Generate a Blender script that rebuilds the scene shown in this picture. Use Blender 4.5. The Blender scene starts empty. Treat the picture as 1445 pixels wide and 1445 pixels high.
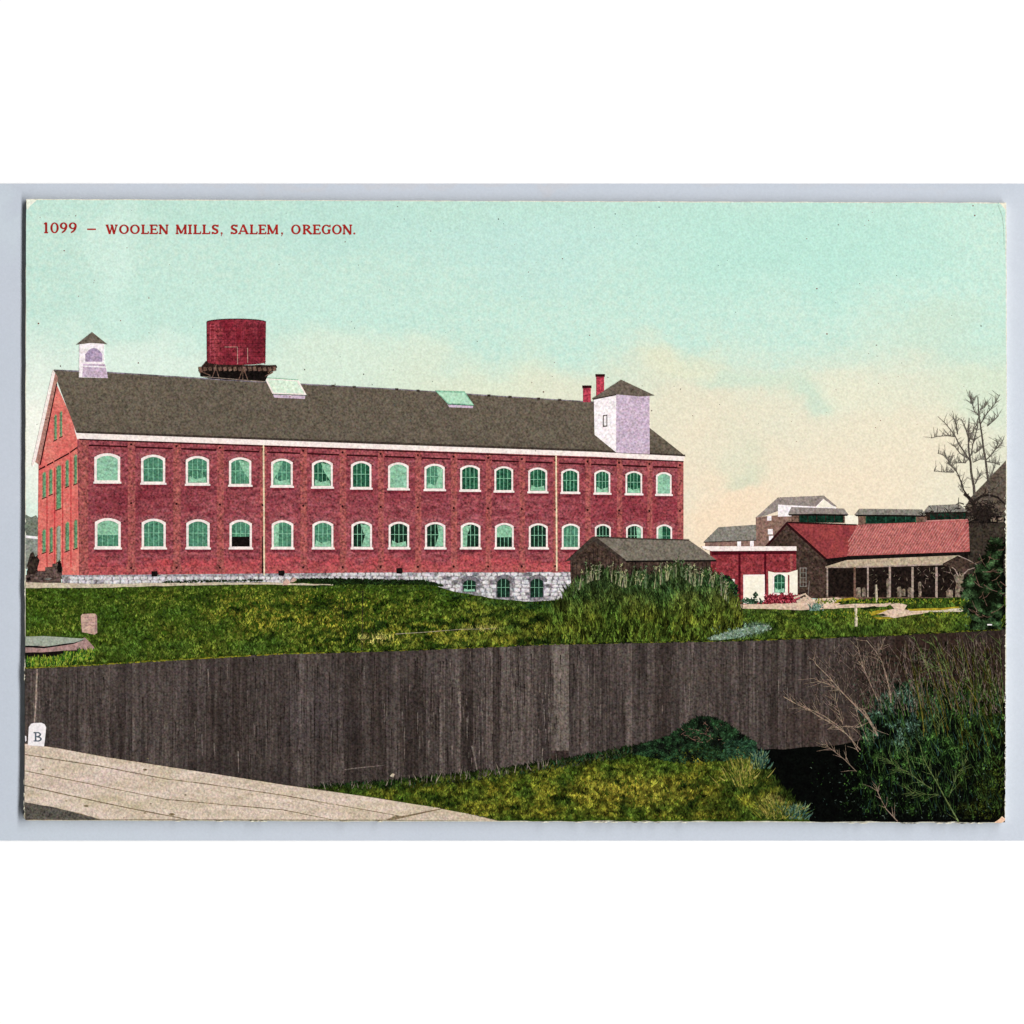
import bpy, math, random
from mathutils import Vector, noise
from mathutils.geometry import tessellate_polygon
random.seed(1099)
RND = random.Random(7)
scene = bpy.context.scene
COL = scene.collection
# ------------------------------------------------------------------ size
# a vintage postcard (about 138 x 87 mm) lying on a grey sheet on a white table
# all outlines below are measured on the card in tenths of a millimetre
S = 1e-4                      # one unit = 0.1 mm
H = 0.7e-5                    # one print layer = 0.007 mm
CARD_TOP = 1.15e-3             # top of the card stock above the table
def X(x): return (x - 722.5) * S
def Y(y): return (722.5 - y) * S
def Z(l): return CARD_TOP + l * H
# ------------------------------------------------------------------ camera
cam_d = bpy.data.cameras.new('camera'); cam = bpy.data.objects.new('camera', cam_d); COL.objects.link(cam)
cam.location = (0, 0, 0.60); cam_d.sensor_width = 36; cam_d.lens = 36 * (0.60 - CARD_TOP) / (1445 * S)
cam_d.clip_start = 0.01; cam_d.clip_end = 50
scene.camera = cam
# ------------------------------------------------------------------ light
w = bpy.data.worlds.new('World'); scene.world = w; w.use_nodes = True
bg = w.node_tree.nodes['Background']; bg.inputs[0].default_value = (1, 1, 1, 1); bg.inputs[1].default_value = 0.07
ld = bpy.data.lights.new('scanner_lamp', 'AREA'); ld.shape = 'RECTANGLE'; ld.size = 0.5; ld.size_y = 2.6; ld.energy = 119
lo = bpy.data.objects.new('scanner_lamp', ld); COL.objects.link(lo)
lo.location = (1.25, 0.0, 1.90)
lo.rotation_euler = (Vector((0, 0, 0)) - lo.location).to_track_quat('-Z', 'Y').to_euler()
ld.size, ld.size_y = 6.0, 0.42
ld.color = (1.0, 0.995, 0.985)
scene.view_settings.view_transform = 'Standard'; scene.view_settings.look = 'None'
scene.view_settings.exposure = 0.0; scene.view_settings.gamma = 1.0
scene.render.engine = 'CYCLES'
# ------------------------------------------------------------------ colour + materials
def lin(c):
    if isinstance(c, str):
        c = c.lstrip('#'); c = tuple(int(c[i:i+2], 16) / 255 for i in (0, 2, 4))
    return tuple((v / 12.92 if v <= 0.04045 else ((v + 0.055) / 1.055) ** 2.4) for v in c)
def rgba(c): return (*lin(c), 1.0)

def grain_group():
    g = bpy.data.node_groups.new('ink_grain', 'ShaderNodeTree')
    itf = g.interface
    itf.new_socket('Color', in_out='INPUT', socket_type='NodeSocketColor')
    a = itf.new_socket('Amount', in_out='INPUT', socket_type='NodeSocketFloat'); a.default_value = .2
    itf.new_socket('Color', in_out='OUTPUT', socket_type='NodeSocketColor')
    N, L = g.nodes, g.links
    gi = N.new('NodeGroupInput'); go = N.new('NodeGroupOutput')
    geo = N.new('ShaderNodeNewGeometry')
    def nz(scale, detail, off=(0, 0, 0)):
        v = N.new('ShaderNodeVectorMath'); v.operation = 'ADD'; v.inputs[1].default_value = off
        L.new(geo.outputs['Position'], v.inputs[0])
        m = N.new('ShaderNodeVectorMath'); m.operation = 'MULTIPLY'; m.inputs[1].default_value = (1, 1, 0)
        L.new(v.outputs[0], m.inputs[0])
        rt = N.new('ShaderNodeVectorRotate'); rt.rotation_type = 'Z_AXIS'; rt.inputs['Angle'].default_value = .55 + detail*.3; L.new(m.outputs[0], rt.inputs['Vector'])
        az = N.new('ShaderNodeVectorMath'); az.operation = 'ADD'; az.inputs[1].default_value = (0, 0, .43/scale); L.new(rt.outputs[0], az.inputs[0])
        n = N.new('ShaderNodeTexNoise'); n.inputs['Scale'].default_value = scale; n.inputs['Detail'].default_value = detail
        L.new(az.outputs[0], n.inputs['Vector']); return n
    def mth(op, a, b):
        m = N.new('ShaderNodeMath'); m.operation = op
        for i, q in enumerate((a, b)):
            if hasattr(q, 'links'): L.new(q, m.inputs[i])
            else: m.inputs[i].default_value = q
        return m.outputs[0]
    n1 = nz(1 / (2.7 * S), 1.0); n2 = nz(1 / (6.5 * S), 2.0, (3, 1, 0)); n3 = nz(1 / (3.4 * S), 0.5, (7, 2, 0))
    f = mth('SUBTRACT', n1.outputs['Fac'], 0.5); f2 = mth('SUBTRACT', n2.outputs['Fac'], 0.5)
    s = mth('ADD', mth('MULTIPLY', f, 9.5), mth('MULTIPLY', f2, 2.4))
    s = mth('MULTIPLY', s, gi.outputs['Amount'])
    s = mth('MAXIMUM', mth('ADD', s, 1.0), 0.05)
    vm = N.new('ShaderNodeVectorMath'); vm.operation = 'SCALE'
    L.new(gi.outputs['Color'], vm.inputs[0]); L.new(s, vm.inputs['Scale'])
    # coloured inks do not fall on each other exactly: slight hue speckle
    c = N.new('ShaderNodeVectorMath'); c.operation = 'SUBTRACT'; c.inputs[1].default_value = (.5, .5, .5)
    L.new(n3.outputs['Color'], c.inputs[0])
    c2 = N.new('ShaderNodeVectorMath'); c2.operation = 'SCALE'; L.new(c.outputs[0], c2.inputs[0])
    L.new(mth('MULTIPLY', gi.outputs['Amount'], 1.6), c2.inputs['Scale'])
    c3 = N.new('ShaderNodeVectorMath'); c3.operation = 'ADD'; c3.inputs[1].default_value = (1, 1, 1); L.new(c2.outputs[0], c3.inputs[0])
    o = N.new('ShaderNodeVectorMath'); o.operation = 'MULTIPLY'; L.new(vm.outputs[0], o.inputs[0]); L.new(c3.outputs[0], o.inputs[1])
    L.new(o.outputs[0], go.inputs[0])
    return g
GRAIN = grain_group()

def ink(name, c1, c2=None, sx=6, sy=None, con=2.5, grain=.22, blobs=(), attr=None, warp=14, third=None, rough=.62, bias=.5, per_object=0):
    """printed ink: two (three) colours mottled at sx by sy units, soft patches, fine stipple grain"""
    m = bpy.data.materials.new(name); m.use_nodes = True
    N, L = m.node_tree.nodes, m.node_tree.links
    b = N['Principled BSDF']; b.inputs['Roughness'].default_value = rough; b.inputs['Specular IOR Level'].default_value = .01
    geo = N.new('ShaderNodeNewGeometry')
    def scaled(fx, fy, off=0.0):
        v = N.new('ShaderNodeVectorMath'); v.operation = 'MULTIPLY'; v.inputs[1].default_value = (fx, fy, 0)
        L.new(geo.outputs['Position'], v.inputs[0])
        v2 = N.new('ShaderNodeVectorMath'); v2.operation = 'ADD'; v2.inputs[1].default_value = (off, off * 1.7, 0)
        L.new(v.outputs[0], v2.inputs[0]); return v2.outputs[0]
    def mix(f, a, bcol):
        x = N.new('ShaderNodeMix'); x.data_type = 'RGBA'; x.clamp_factor = True
        for s, q in ((0, f), (6, a), (7, bcol)):
            if hasattr(q, 'links'): L.new(q, x.inputs[s])
            else: x.inputs[s].default_value = q
        return x.outputs[2]
    def fac(noise_out, con, bias=.5):
        r = N.new('ShaderNodeMapRange'); r.inputs['From Min'].default_value = bias - .5 / con; r.inputs['From Max'].default_value = bias + .5 / con
        L.new(noise_out, r.inputs['Value']); return r.outputs[0]
    if attr:
        a = N.new('ShaderNodeAttribute'); a.attribute_name = attr; colr = a.outputs['Color']
    else:
        colr = rgba(c1)
        if c2:
            n = N.new('ShaderNodeTexNoise'); n.inputs['Scale'].default_value = 1.0; n.inputs['Detail'].default_value = 3
            L.new(scaled(1 / (sx * S), 1 / ((sy or sx) * S), sum(map(ord, name)) % 50), n.inputs['Vector'])
            colr = mix(fac(n.outputs['Fac'], con, bias), rgba(c1), rgba(c2))
        if third:
            col3, t3x, t3y, con3, b3 = third
            n = N.new('ShaderNodeTexNoise'); n.inputs['Scale'].default_value = 1.0; n.inputs['Detail'].default_value = 3
            L.new(scaled(1 / (t3x * S), 1 / (t3y * S), 31.0), n.inputs['Vector'])
            colr = mix(fac(n.outputs['Fac'], con3, b3), colr, rgba(col3))
    if blobs:
        wn = N.new('ShaderNodeTexNoise'); wn.inputs['Scale'].default_value = 1.0; wn.inputs['Detail'].default_value = 4
        L.new(scaled(1 / (warp * 4 * S), 1 / (warp * 3 * S), 5.0), wn.inputs['Vector'])
        ws = N.new('ShaderNodeVectorMath'); ws.operation = 'SUBTRACT'; ws.inputs[1].default_value = (.5, .5, .5); L.new(wn.outputs['Color'], ws.inputs[0])
        wm = N.new('ShaderNodeVectorMath'); wm.operation = 'MULTIPLY_ADD'; wm.inputs[1].default_value = (warp * 6 * S,) * 3
        L.new(ws.outputs[0], wm.inputs[0]); L.new(geo.outputs['Position'], wm.inputs[2])
        for (bx, by, rx, ry, bc, st) in blobs:
            s1 = N.new('ShaderNodeVectorMath'); s1.operation = 'SUBTRACT'; s1.inputs[1].default_value = (X(bx), Y(by), 0); L.new(wm.outputs[0], s1.inputs[0])
            s2 = N.new('ShaderNodeVectorMath'); s2.operation = 'MULTIPLY'; s2.inputs[1].default_value = (1 / (rx * S), 1 / (ry * S), 0); L.new(s1.outputs[0], s2.inputs[0])
            ln = N.new('ShaderNodeVectorMath'); ln.operation = 'LENGTH'; L.new(s2.outputs[0], ln.inputs[0])
            r = N.new('ShaderNodeMapRange'); r.interpolation_type = 'SMOOTHSTEP'
            r.inputs['From Min'].default_value = 1.0; r.inputs['From Max'].default_value = 0.15
            r.inputs['To Min'].default_value = 0; r.inputs['To Max'].default_value = st
            L.new(ln.outputs['Value'], r.inputs['Value'])
            colr = mix(r.outputs[0], colr, rgba(bc))
    if per_object:
        oi = N.new('ShaderNodeObjectInfo')
        r = N.new('ShaderNodeMapRange'); r.inputs['To Min'].default_value = 1 - per_object; r.inputs['To Max'].default_value = 1 + per_object
        L.new(oi.outputs['Random'], r.inputs['Value'])
        v = N.new('ShaderNodeVectorMath'); v.operation = 'SCALE'; L.new(r.outputs[0], v.inputs['Scale'])
        if hasattr(colr, 'links'): L.new(colr, v.inputs[0])
        else: v.inputs[0].default_value = colr[:3]
        colr = v.outputs[0]
    g = N.new('ShaderNodeGroup'); g.node_tree = GRAIN; g.inputs['Amount'].default_value = grain
    if hasattr(colr, 'links'): L.new(colr, g.inputs[0])
    else: g.inputs[0].default_value = colr
    L.new(g.outputs[0], b.inputs['Base Color'])
    # paper tooth
    pn = N.new('ShaderNodeTexNoise'); pn.inputs['Scale'].default_value = 1 / (4 * S); L.new(geo.outputs['Position'], pn.inputs['Vector'])
    bp = N.new('ShaderNodeBump'); bp.inputs['Strength'].default_value = .08; bp.inputs['Distance'].default_value = .3 * S
    L.new(pn.outputs['Fac'], bp.inputs['Height']); L.new(bp.outputs[0], b.inputs['Normal'])
    return m

# ------------------------------------------------------------------ mesh helpers
class MB:
    """collects prisms, ribbons, blades; build() links them as ONE mesh object"""
    def __init__(s, attr=False): s.v = []; s.f = []; s.c = [] if attr else None; s.col = (1, 1, 1)
    def _add(s, vs, fs):
        o = len(s.v); s.v += vs; s.f += [tuple(i + o for i in f) for f in fs]
        if s.c is not None: s.c += [s.col] * len(fs)
    def poly(s, pts, l, bottom=0.4):
        n = len(pts)
        a = sum(pts[i][0] * pts[(i+1) % n][1] - pts[(i+1) % n][0] * pts[i][1] for i in range(n))
        if a > 0: pts = pts[::-1]          # image y runs down: make counter-clockwise seen from above
        zt, zb = Z(l), Z(bottom)
        top = [(X(p[0]), Y(p[1]), zt) for p in pts]; bot = [(X(p[0]), Y(p[1]), zb) for p in pts]
        tris = tessellate_polygon([[Vector((q[0], q[1], 0)) * 1000 for q in top]])
        fs = []
        for t in tris:
            p0, p1, p2 = (top[i] for i in t)
            cr = (p1[0]-p0[0]) * (p2[1]-p0[1]) - (p2[0]-p0[0]) * (p1[1]-p0[1])
            fs.append(tuple(t) if cr > 0 else tuple(reversed(t)))
        fs += [(i, i + n, (i + 1) % n + n, (i + 1) % n) for i in range(n)]
        s._add(top + bot, fs); return s
    def rect(s, x0, y0, x1, y1, l, bottom=0.4): return s.poly([(x0, y0), (x1, y0), (x1, y1), (x0, y1)], l, bottom)
    def ring(s, outer, inner, l, bottom=0.4):
        n = len(outer); zt, zb = Z(l), Z(bottom)
        V = [(X(p[0]), Y(p[1]), z) for z in (zt, zb) for ps in (outer, inner) for p in ps]
        fs = []
        for i in range(n):
            j = (i + 1) % n
            fs += [(i, n + i, n + j, j), (2*n + i, i, j, 2*n + j), (n + i, 3*n + i, 3*n + j, n + j)]
        s._add(V, fs); return s
    def ribbon(s, pts, w0, w1, l, bottom=None):
        """tapered twig or wire with a raised ridge"""
        n = len(pts); V = []; zt = Z(l); zb = Z(l - 1.6 if bottom is None else bottom)
        for i, p in enumerate(pts):
            a = pts[max(i-1, 0)]; b = pts[min(i+1, n-1)]
            dx, dy = b[0]-a[0], b[1]-a[1]; q = math.hypot(dx, dy) or 1
            wd = (w0 + (w1 - w0) * i / max(n-1, 1)) / 2; nx, ny = -dy/q*wd, dx/q*wd
            V += [(X(p[0]+nx), Y(p[1]+ny), zb), (X(p[0]), Y(p[1]), zt), (X(p[0]-nx), Y(p[1]-ny), zb)]
        fs = []
        for i in range(n-1):
            k = 3*i; fs += [(k, k+1, k+4, k+3), (k+1, k+2, k+5, k+4)]
        fs += [(0, 2, 1), (3*n-3, 3*n-2, 3*n-1)]
        s._add(V, fs); return s
    def blade(s, x, y, dx, dy, wd, l):
        q = math.hypot(dx, dy) or 1; nx, ny = -dy/q*wd/2, dx/q*wd/2; z = Z(l)
        mx, my = x + dx*.5 + nx*.6, y + dy*.5 + ny*.6
        s._add([(X(x-nx), Y(y-ny), z), (X(x+nx), Y(y+ny), z), (X(mx+nx*.8), Y(my+ny*.8), z + .4*H), (X(x+dx), Y(y+dy), z + .3*H), (X(mx-nx*.8), Y(my-ny*.8), z)],
               [(0, 1, 2, 4), (4, 2, 3)]); return s
    def build(s, name, m, parent=None, kind=None):
        xs = [v[0] for v in s.v]; ys = [v[1] for v in s.v]; zs = [v[2] for v in s.v]
        o = Vector(((min(xs)+max(xs))/2, min(ys), min(zs)))
        me = bpy.data.meshes.new(name); me.from_pydata([Vector(v) - o for v in s.v], [], s.f); me.update()
        if s.c is not None:
            at = me.color_attributes.new('tint', 'FLOAT_COLOR', 'CORNER'); k = 0
            buf = []
            for f, c in zip(s.f, s.c): buf += [c[0], c[1], c[2], 1.0] * len(f)
            at.data.foreach_set('color', buf)
        me.materials.append(m)
        ob = bpy.data.objects.new(name, me); COL.objects.link(ob)
        base = Vector((0, 0, 0))
        if parent is not None:
            ob.parent = parent; q = parent
            while q is not None: base += q.location; q = q.parent
        ob.location = o - base
        if kind: ob['kind'] = kind
        return ob
def thing(name, label, cat, x, y, l=.4, group=None):
    o = bpy.data.objects.new(name, None); COL.objects.link(o); o.location = (X(x), Y(y), Z(l)); o.empty_display_size = .001
    o['label'] = label; o['category'] = cat
    if group: o['group'] = group
    return o
def tag(o, label, cat, group=None, kind=None):
    o['label'] = label; o['category'] = cat
    if group: o['group'] = group
    if kind: o['kind'] = kind
    return o
def P(name, pts, l, m, parent=None, kind=None, bottom=.4): return MB().poly(pts, l, bottom).build(name, m, parent, kind)
def lerp(a, b, t): return a + (b - a) * t
def table(xs, ys, x):
    if x <= xs[0]: return ys[0]
    for i in range(len(xs)-1):
        if x <= xs[i+1]: return lerp(ys[i], ys[i+1], (x-xs[i])/(xs[i+1]-xs[i]))
    return ys[-1]
def inside(pts, x, y):
    c = False; n = len(pts); j = n-1
    for i in range(n):
        xi, yi = pts[i]; xj, yj = pts[j]
        if (yi > y) != (yj > y) and x < (xj-xi)*(y-yi)/(yj-yi)+xi: c = not c
        j = i
    return c
def fbm(x, y, s, o=3): return noise.fractal(Vector((x/s, y/s, 3.3)), 1.0, 2.0, o)   # about -1..1
def mixc(a, b, t):
    t = max(0, min(1, t)); return tuple(p + (q-p)*t for p, q in zip(a, b))
def mul(a, k): return tuple(max(0, v*k) for v in a)
def LX(y): return 37.0 - 3.0 * (y-281)/877
def RX(y): return 1419.6 - 1.6 * (y-286)/875
def rough_edge(pts, step=16, amp=.8):
    out = []
    for i in range(len(pts)):
        a, b = pts[i], pts[(i+1) % len(pts)]; d = math.hypot(b[0]-a[0], b[1]-a[1]); k = max(1, int(d/step))
        for j in range(k):
            t = j/k
            out.append((lerp(a[0], b[0], t) + RND.uniform(-amp, amp)*(j > 0), lerp(a[1], b[1], t) + RND.uniform(-amp, amp)*(j > 0)))
    lim = max(p[0] for p in pts); low = max(p[1] for p in pts)
    if lim > 1400: out = [(min(x, max(lim, 1418.6)), y) for x, y in out]
    if low > 1150: out = [(x, min(y, low)) for x, y in out]
    return out

# ================================================================== SETTING: table, sheet
def plain(name, c, rough=.7, blobs=()): return ink(name, c, grain=.0, blobs=blobs, rough=rough, warp=6)
white_mat = plain('white_table', '#fcfcfc')
grey_mat = ink('grey_sheet', '#bcc4cf', '#c3c9d4', sx=300, sy=200, con=1.6, grain=.012,
               blobs=[(1445, 700, 60, 900, '#c9cfd9', .7), (0, 300, 34, 90, '#c6d0d8', .6), (0, 1180, 500, 40, '#c0c9d3', .6), (722, 256, 900, 9, '#c4c4c9', .5)])
def slab(name, x0, y0, x1, y1, z0, z1, m):
    me = bpy.data.meshes.new(name)
    v = [(X(x), Y(y), z) for z in (z0, z1) for x, y in ((x0, y1), (x1, y1), (x1, y0), (x0, y0))]
    me.from_pydata(v, [], [(3, 2, 1, 0), (4, 5, 6, 7), (0, 1, 5, 4), (1, 2, 6, 5), (2, 3, 7, 6), (3, 0, 4, 7)])
    me.materials.append(m); o = bpy.data.objects.new(name, me); COL.objects.link(o); o['kind'] = 'structure'; return o
slab('table', -2500, -2500, 4000, 4000, -.0022, -.0002, white_mat)
slab('backing_sheet', -900, 258.3, 2400, 1187, -.0002, 0, grey_mat)

# ================================================================== POSTCARD
card_outline = [(37, 281), (700, 283.5), (1420, 286), (1421, 700), (1418.6, 1157), (1413, 1161.5), (1300, 1161), (700, 1159.5), (38, 1158), (34.4, 1155), (35.5, 700)]
card_m = ink('card_stock', '#e6e2d0', '#d6d0bc', sx=5, grain=.08)
card = thing('postcard', 'old printed view card lying flat on the grey sheet, red caption along its top edge', 'postcard', 722, 1160, 0)
card.location.z = 0
def card_body():
    pts = rough_edge(card_outline, 14, .35); mb = MB()
    mb.poly(pts, 0.3, bottom=-CARD_TOP / H + 1.0); return mb
card_body().build('card_stock', card_m, card)
sky_m = ink('sky_print', '#b8dccf', '#bfe1d4', sx=60, sy=34, con=1.6, grain=.046, warp=26, third=('#d3e3d2', 8, 8, 1.4, .68), blobs=[
    (722, 285, 1200, 60, '#b7dbcd', .6),
    (480, 330, 300, 70, '#b4dad0', .5), (1120, 350, 360, 120, '#b3ddcf', .8), (760, 350, 240, 90, '#b6dbd4', .5),
    (165, 380, 46, 150, '#d3ebdf', .55), (330, 440, 420, 70, '#c3e3d6', .5),
    (60, 620, 130, 230, '#eef0e4', 1.0), (200, 520, 240, 70, '#d9e9dc', .9), (480, 530, 280, 70, '#d6e4d2', .8), (720, 550, 260, 90, '#d8dfc8', .95),
    (960, 600, 330, 150, '#dedac3', 1.0), (1280, 600, 330, 170, '#e0dbc4', 1.0), (1150, 700, 420, 160, '#e8d9c0', 1.0), (1010, 740, 120, 130, '#edd6ba', .9),
    (960, 510, 90, 45, '#ddddc2', .8), (1180, 545, 130, 36, '#e0dfc8', .8),
    (1030, 540, 80, 30, '#c8dcc8', .7), (1110, 540, 80, 30, '#c4dac6', .6), (1130, 560, 34, 26, '#bcd8c6', .5), (1055, 640, 60, 54, '#cdd6be', .45), (1050, 668, 46, 22, '#c6d2ba', .5),
    (1390, 540, 110, 60, '#cfdcc6', .8), (1350, 470, 160, 50, '#c4dac8', .6)])
sky_pts = rough_edge([(38, 282), (700, 284.4), (1411, 287), (1419, 296), (1420, 700), (1419, 900), (36.5, 900), (37, 300)], 20, .3)
P('sky', sky_pts, 1.0, sky_m, kind='structure')

# caption: serif capitals cut as thin raised ink
red_ink = ink('caption_red', '#a82a24', '#96201e', sx=4, grain=.10)
def glyph(mb, ch, x0, x1, y0, y1, l=2.2, t=3.2, h=1.95):
    w_, h_ = x1-x0, y1-y0
    def bar(ax, ay, bx, by, wd):
        dx, dy = bx-ax, by-ay; q = math.hypot(dx, dy) or 1; nx, ny = -dy/q*wd/2, dx/q*wd/2
        mb.poly([(ax+nx, ay+ny), (bx+nx, by+ny), (bx-nx, by-ny), (ax-nx, ay-ny)], l + .02 * (len(mb.v) % 7), 1.05)
    def V(x, wd=t, a=y0, b=y1): bar(x, a, x, b, wd)
    def serif(x, y, s=2.4): bar(x-s, y, x+s, y, h)
    def arc(cx, cy, rx, ry, a0, a1, thick=t, thin=h, n=14):
        o, i = [], []
        for k in range(n+1):
            a = math.radians(lerp(a0, a1, k/n)); c, s_ = math.cos(a), math.sin(a)
            wd = thin + (thick-thin)*abs(c)
            o.append((cx+(rx)*c, cy-(ry)*s_)); i.append((cx+(rx-wd)*c, cy-(ry-wd*.9)*s_))
        mb.poly(o + i[::-1], l + .02 * (len(mb.v) % 7), 1.05)
    T, B = y0+h/2, y1-h/2; cx, cy = (x0+x1)/2, (y0+y1)/2
    if ch == '1': V(cx+.4); serif(cx+.4, B, 2.8); bar(cx+.2, y0+.4, cx-2.6, y0+2.4, h)
    elif ch in 'O0': arc(cx, cy, w_/2, h_/2, 0, 180); arc(cx, cy, w_/2, h_/2, 180, 360)
    elif ch == '9':
        r = h_*.31; arc(cx, y0+r, w_/2, r, 0, 180); arc(cx, y0+r, w_/2, r, 180, 360); arc(x0+1, y0+r, w_-1, h_-r, -78, 0, t, h)
    elif ch == '-': bar(x0, cy, x1, cy, 2.2)
    elif ch == 'W':
        a, b, c, d = x0+1.6, x0+w_*.34, x0+w_*.52, x0+w_*.70
        bar(a, T, b, y1, t); bar(b, y1, c, y0+1, h); bar(c, y0+1, d, y1, t); bar(d, y1, x1-1.6, T, h)
        serif(a, T, 2); serif(x1-1.8, T, 2); serif(c-.6, T, 1.6)
    elif ch == 'L': V(x0+w_*.28); serif(x0+w_*.28, T, 2.4); bar(x0, B, x1, B, h); bar(x1-.5, B, x1-.2, y1-4, h)
    elif ch == 'E':
        V(x0+w_*.26); bar(x0, T, x1-.6, T, h); bar(x0, B, x1, B, h); bar(x0+2, cy, x1-2.6, cy, h)
        bar(x1-.9, T, x1-.9, y0+3.4, h); bar(x1-.5, B, x1-.3, y1-3.8, h); bar(x1-2.8, cy-1.6, x1-2.8, cy+1.6, h)
    elif ch == 'N':
        V(x0+2.2, h+.3); V(x1-2.2, h+.3); bar(x0+1.8, y0+.4, x1-2.2, y1, t); serif(x0+2, B, 2); serif(x0+1.6, T, 1.8); serif(x1-2, T, 2.1)
    elif ch == 'M':
        V(x0+2, h+.3); V(x1-2.4, t); bar(x0+2, y0+.4, cx, y1-1, t); bar(cx, y1-1, x1-2.4, y0+.4, h)
        for q in (x0+2, x1-2.4): serif(q, B, 2.2); serif(q, T, 1.8)
    elif ch == 'I': V(cx); serif(cx, T, w_/2); serif(cx, B, w_/2)
    elif ch == 'S':
        r = h_/4+.3; arc(cx, y0+r, w_/2, r, 20, 235, t, h+.3); arc(cx, y1-r, w_/2, r, -160, 60, t, h+.3)
        bar(x0+1.2, y0+r+1.4, x1-1.4, y1-r-1.6, t); bar(x1-.8, y0+.2, x1-.8, y0+3.6, h); bar(x0+.8, y1-.2, x0+.8, y1-3.6, h)
    elif ch == 'A':
        bar(x0+2, B, cx-.3, y0, h); bar(cx-.3, y0, x1-2.4, B, t); bar(x0+4, y1-4.4, x1-4, y1-4.4, h); serif(x0+2, B, 2); serif(x1-2.2, B, 2.3)
    elif ch == 'R':
        V(x0+w_*.24); serif(x0+w_*.24, T, 2.4); serif(x0+w_*.24, B, 2.4); arc(x0+w_*.42, y0+h_*.27, w_*.4, h_*.27, -90, 90)
        bar(x0+3, T, x0+w_*.45, T, h); bar(x0+3, cy+.3, x0+w_*.45, cy+.3, h); bar(x0+w_*.46, cy, x1-1.6, y1-.6, t); serif(x1-1.6, B, 1.6)
    elif ch == 'G':
        arc(cx, cy, w_/2, h_/2, 40, 310); V(x1-2.6, t, cy+.6, y1-1); serif(x1-2.6, cy+.8, 2.2); bar(x1-1.3, y0+.4, x1-1.3, y0+4, h)
    elif ch == '.': arc(cx, y1-1.5, 1.5, 1.5, 0, 359, 1.3, 1.3)
    elif ch == ',': arc(cx, y1-1.5, 1.5, 1.5, 0, 359, 1.3, 1.3); bar(cx+.9, y1-1.4, cx-.8, y1+2.6, 1.1)
    elif ch == 'B':
        V(x0+w_*.25); arc(x0+w_*.45, y0+h_*.26, w_*.45, h_*.27, -90, 90, t, t*.8); arc(x0+w_*.45, y1-h_*.27, w_*.53, h_*.28, -90, 90, t, t*.8)
        bar(x0, T, x0+w_*.5, T, t*.7); bar(x0, B, x0+w_*.5, B, t*.7); bar(x0+2, cy-.2, x0+w_*.5, cy-.2, t*.7)
caption = [('1', 61, 68.5, 0), ('0', 71, 83, 0), ('9', 84.3, 95.2, 0), ('9', 97, 108.4, 0), ('-', 123, 135.5, 1),
    ('W', 149.5, 166, 1), ('O', 168, 182, 1), ('O', 183.4, 197.4, 1), ('L', 199, 209.6, 1), ('E', 211, 222.4, 1), ('N', 224, 237.8, 1),
    ('M', 248, 264, 1), ('I', 265.3, 271, 1), ('L', 272.6, 283.4, 1), ('L', 285, 296.3, 1), ('S', 298.8, 308.4, 1), (',', 311, 314.6, 1),
    ('S', 325.6, 335.3, 1), ('A', 336, 351, 1), ('L', 352, 363, 1), ('E', 364.6, 375.4, 1), ('M', 376.8, 393, 1), (',', 396, 400, 1),
    ('O', 410.8, 424.4, 1), ('R', 426, 440.6, 1), ('E', 441.2, 452.2, 1), ('G', 453.8, 467, 1), ('O', 468.4, 482.4, 1), ('N', 483.4, 497, 1), ('.', 498.4, 501.6, 1)]
for ch, a, b, small in caption:
    mb = MB(); glyph(mb, ch, a, b, 316.8 if small else 313.8, 330.2 + (a-60)*.0018 if small else 329.3); mb.build('caption_letter', red_ink, card)

# wear: torn corner, creased corner, rubbed edges, specks of dust and stray ink
tear_m = ink('torn_paper', '#f2cdb2', '#d9b093', sx=4, con=2, grain=.08)
P('torn_corner', [(1402.5, 1160.5), (1410, 1155.5), (1413.6, 1151.6), (1418, 1155), (1417.6, 1158), (1413, 1161)], 47, tear_m, card, bottom=0)
crease_m = ink('crease_shade', '#98b3a4', '#b7d2c4', sx=3, grain=.06)
MB().ribbon([(1409, 286), (1408, 289), (1411, 296), (1414, 305), (1416, 318), (1416.6, 330), (1417, 352)], 2.2, 1.0, 2.6, .9).build('corner_crease', crease_m, card)
P('rubbed_corner', [(38, 282), (52, 282.4), (48, 286), (43, 290), (39, 296), (37.6, 294)], 1.5, ink('rubbed', '#f3efe0', '#e2ead8', sx=4, grain=.06), card, bottom=.9)
mb = MB()
for i in range(70):
    y = RND.uniform(700, 1150); x = RX(y)+.7; mb.poly([(x-RND.uniform(.6, 2.4), y), (x, y-RND.uniform(1, 4)), (x+.2, y+RND.uniform(1, 5))], 47 if y > 888 else 13, 0)
for i in range(34):
    x = RND.choice([RND.uniform(770, 900), RND.uniform(1190, 1400), RND.uniform(60, 600), RND.uniform(860, 985)]); y = 1158+.0027*(x-38); mb.poly([(x-RND.uniform(2, 9), y+.6), (x, y-RND.uniform(.3, 1.6)), (x+RND.uniform(1, 7), y+.6)], 47, 0)
for i in range(26):
    y = RND.choice([RND.uniform(940, 960), RND.uniform(1100, 1156), RND.uniform(820, 840), RND.uniform(1130, 1156)]); x = LX(y)-.4; mb.poly([(x, y-RND.uniform(1, 4)), (x+RND.uniform(.5, 2.2), y), (x, y+RND.uniform(1, 4))], 40 if y > 938 else 20, 0)
mb.build('rubbed_edge', card_m, card, kind='stuff')
speck_m = ink('specks', '#4c5a56', '#7b3a34', sx=300, con=8, grain=.1)
mb = MB()
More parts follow.
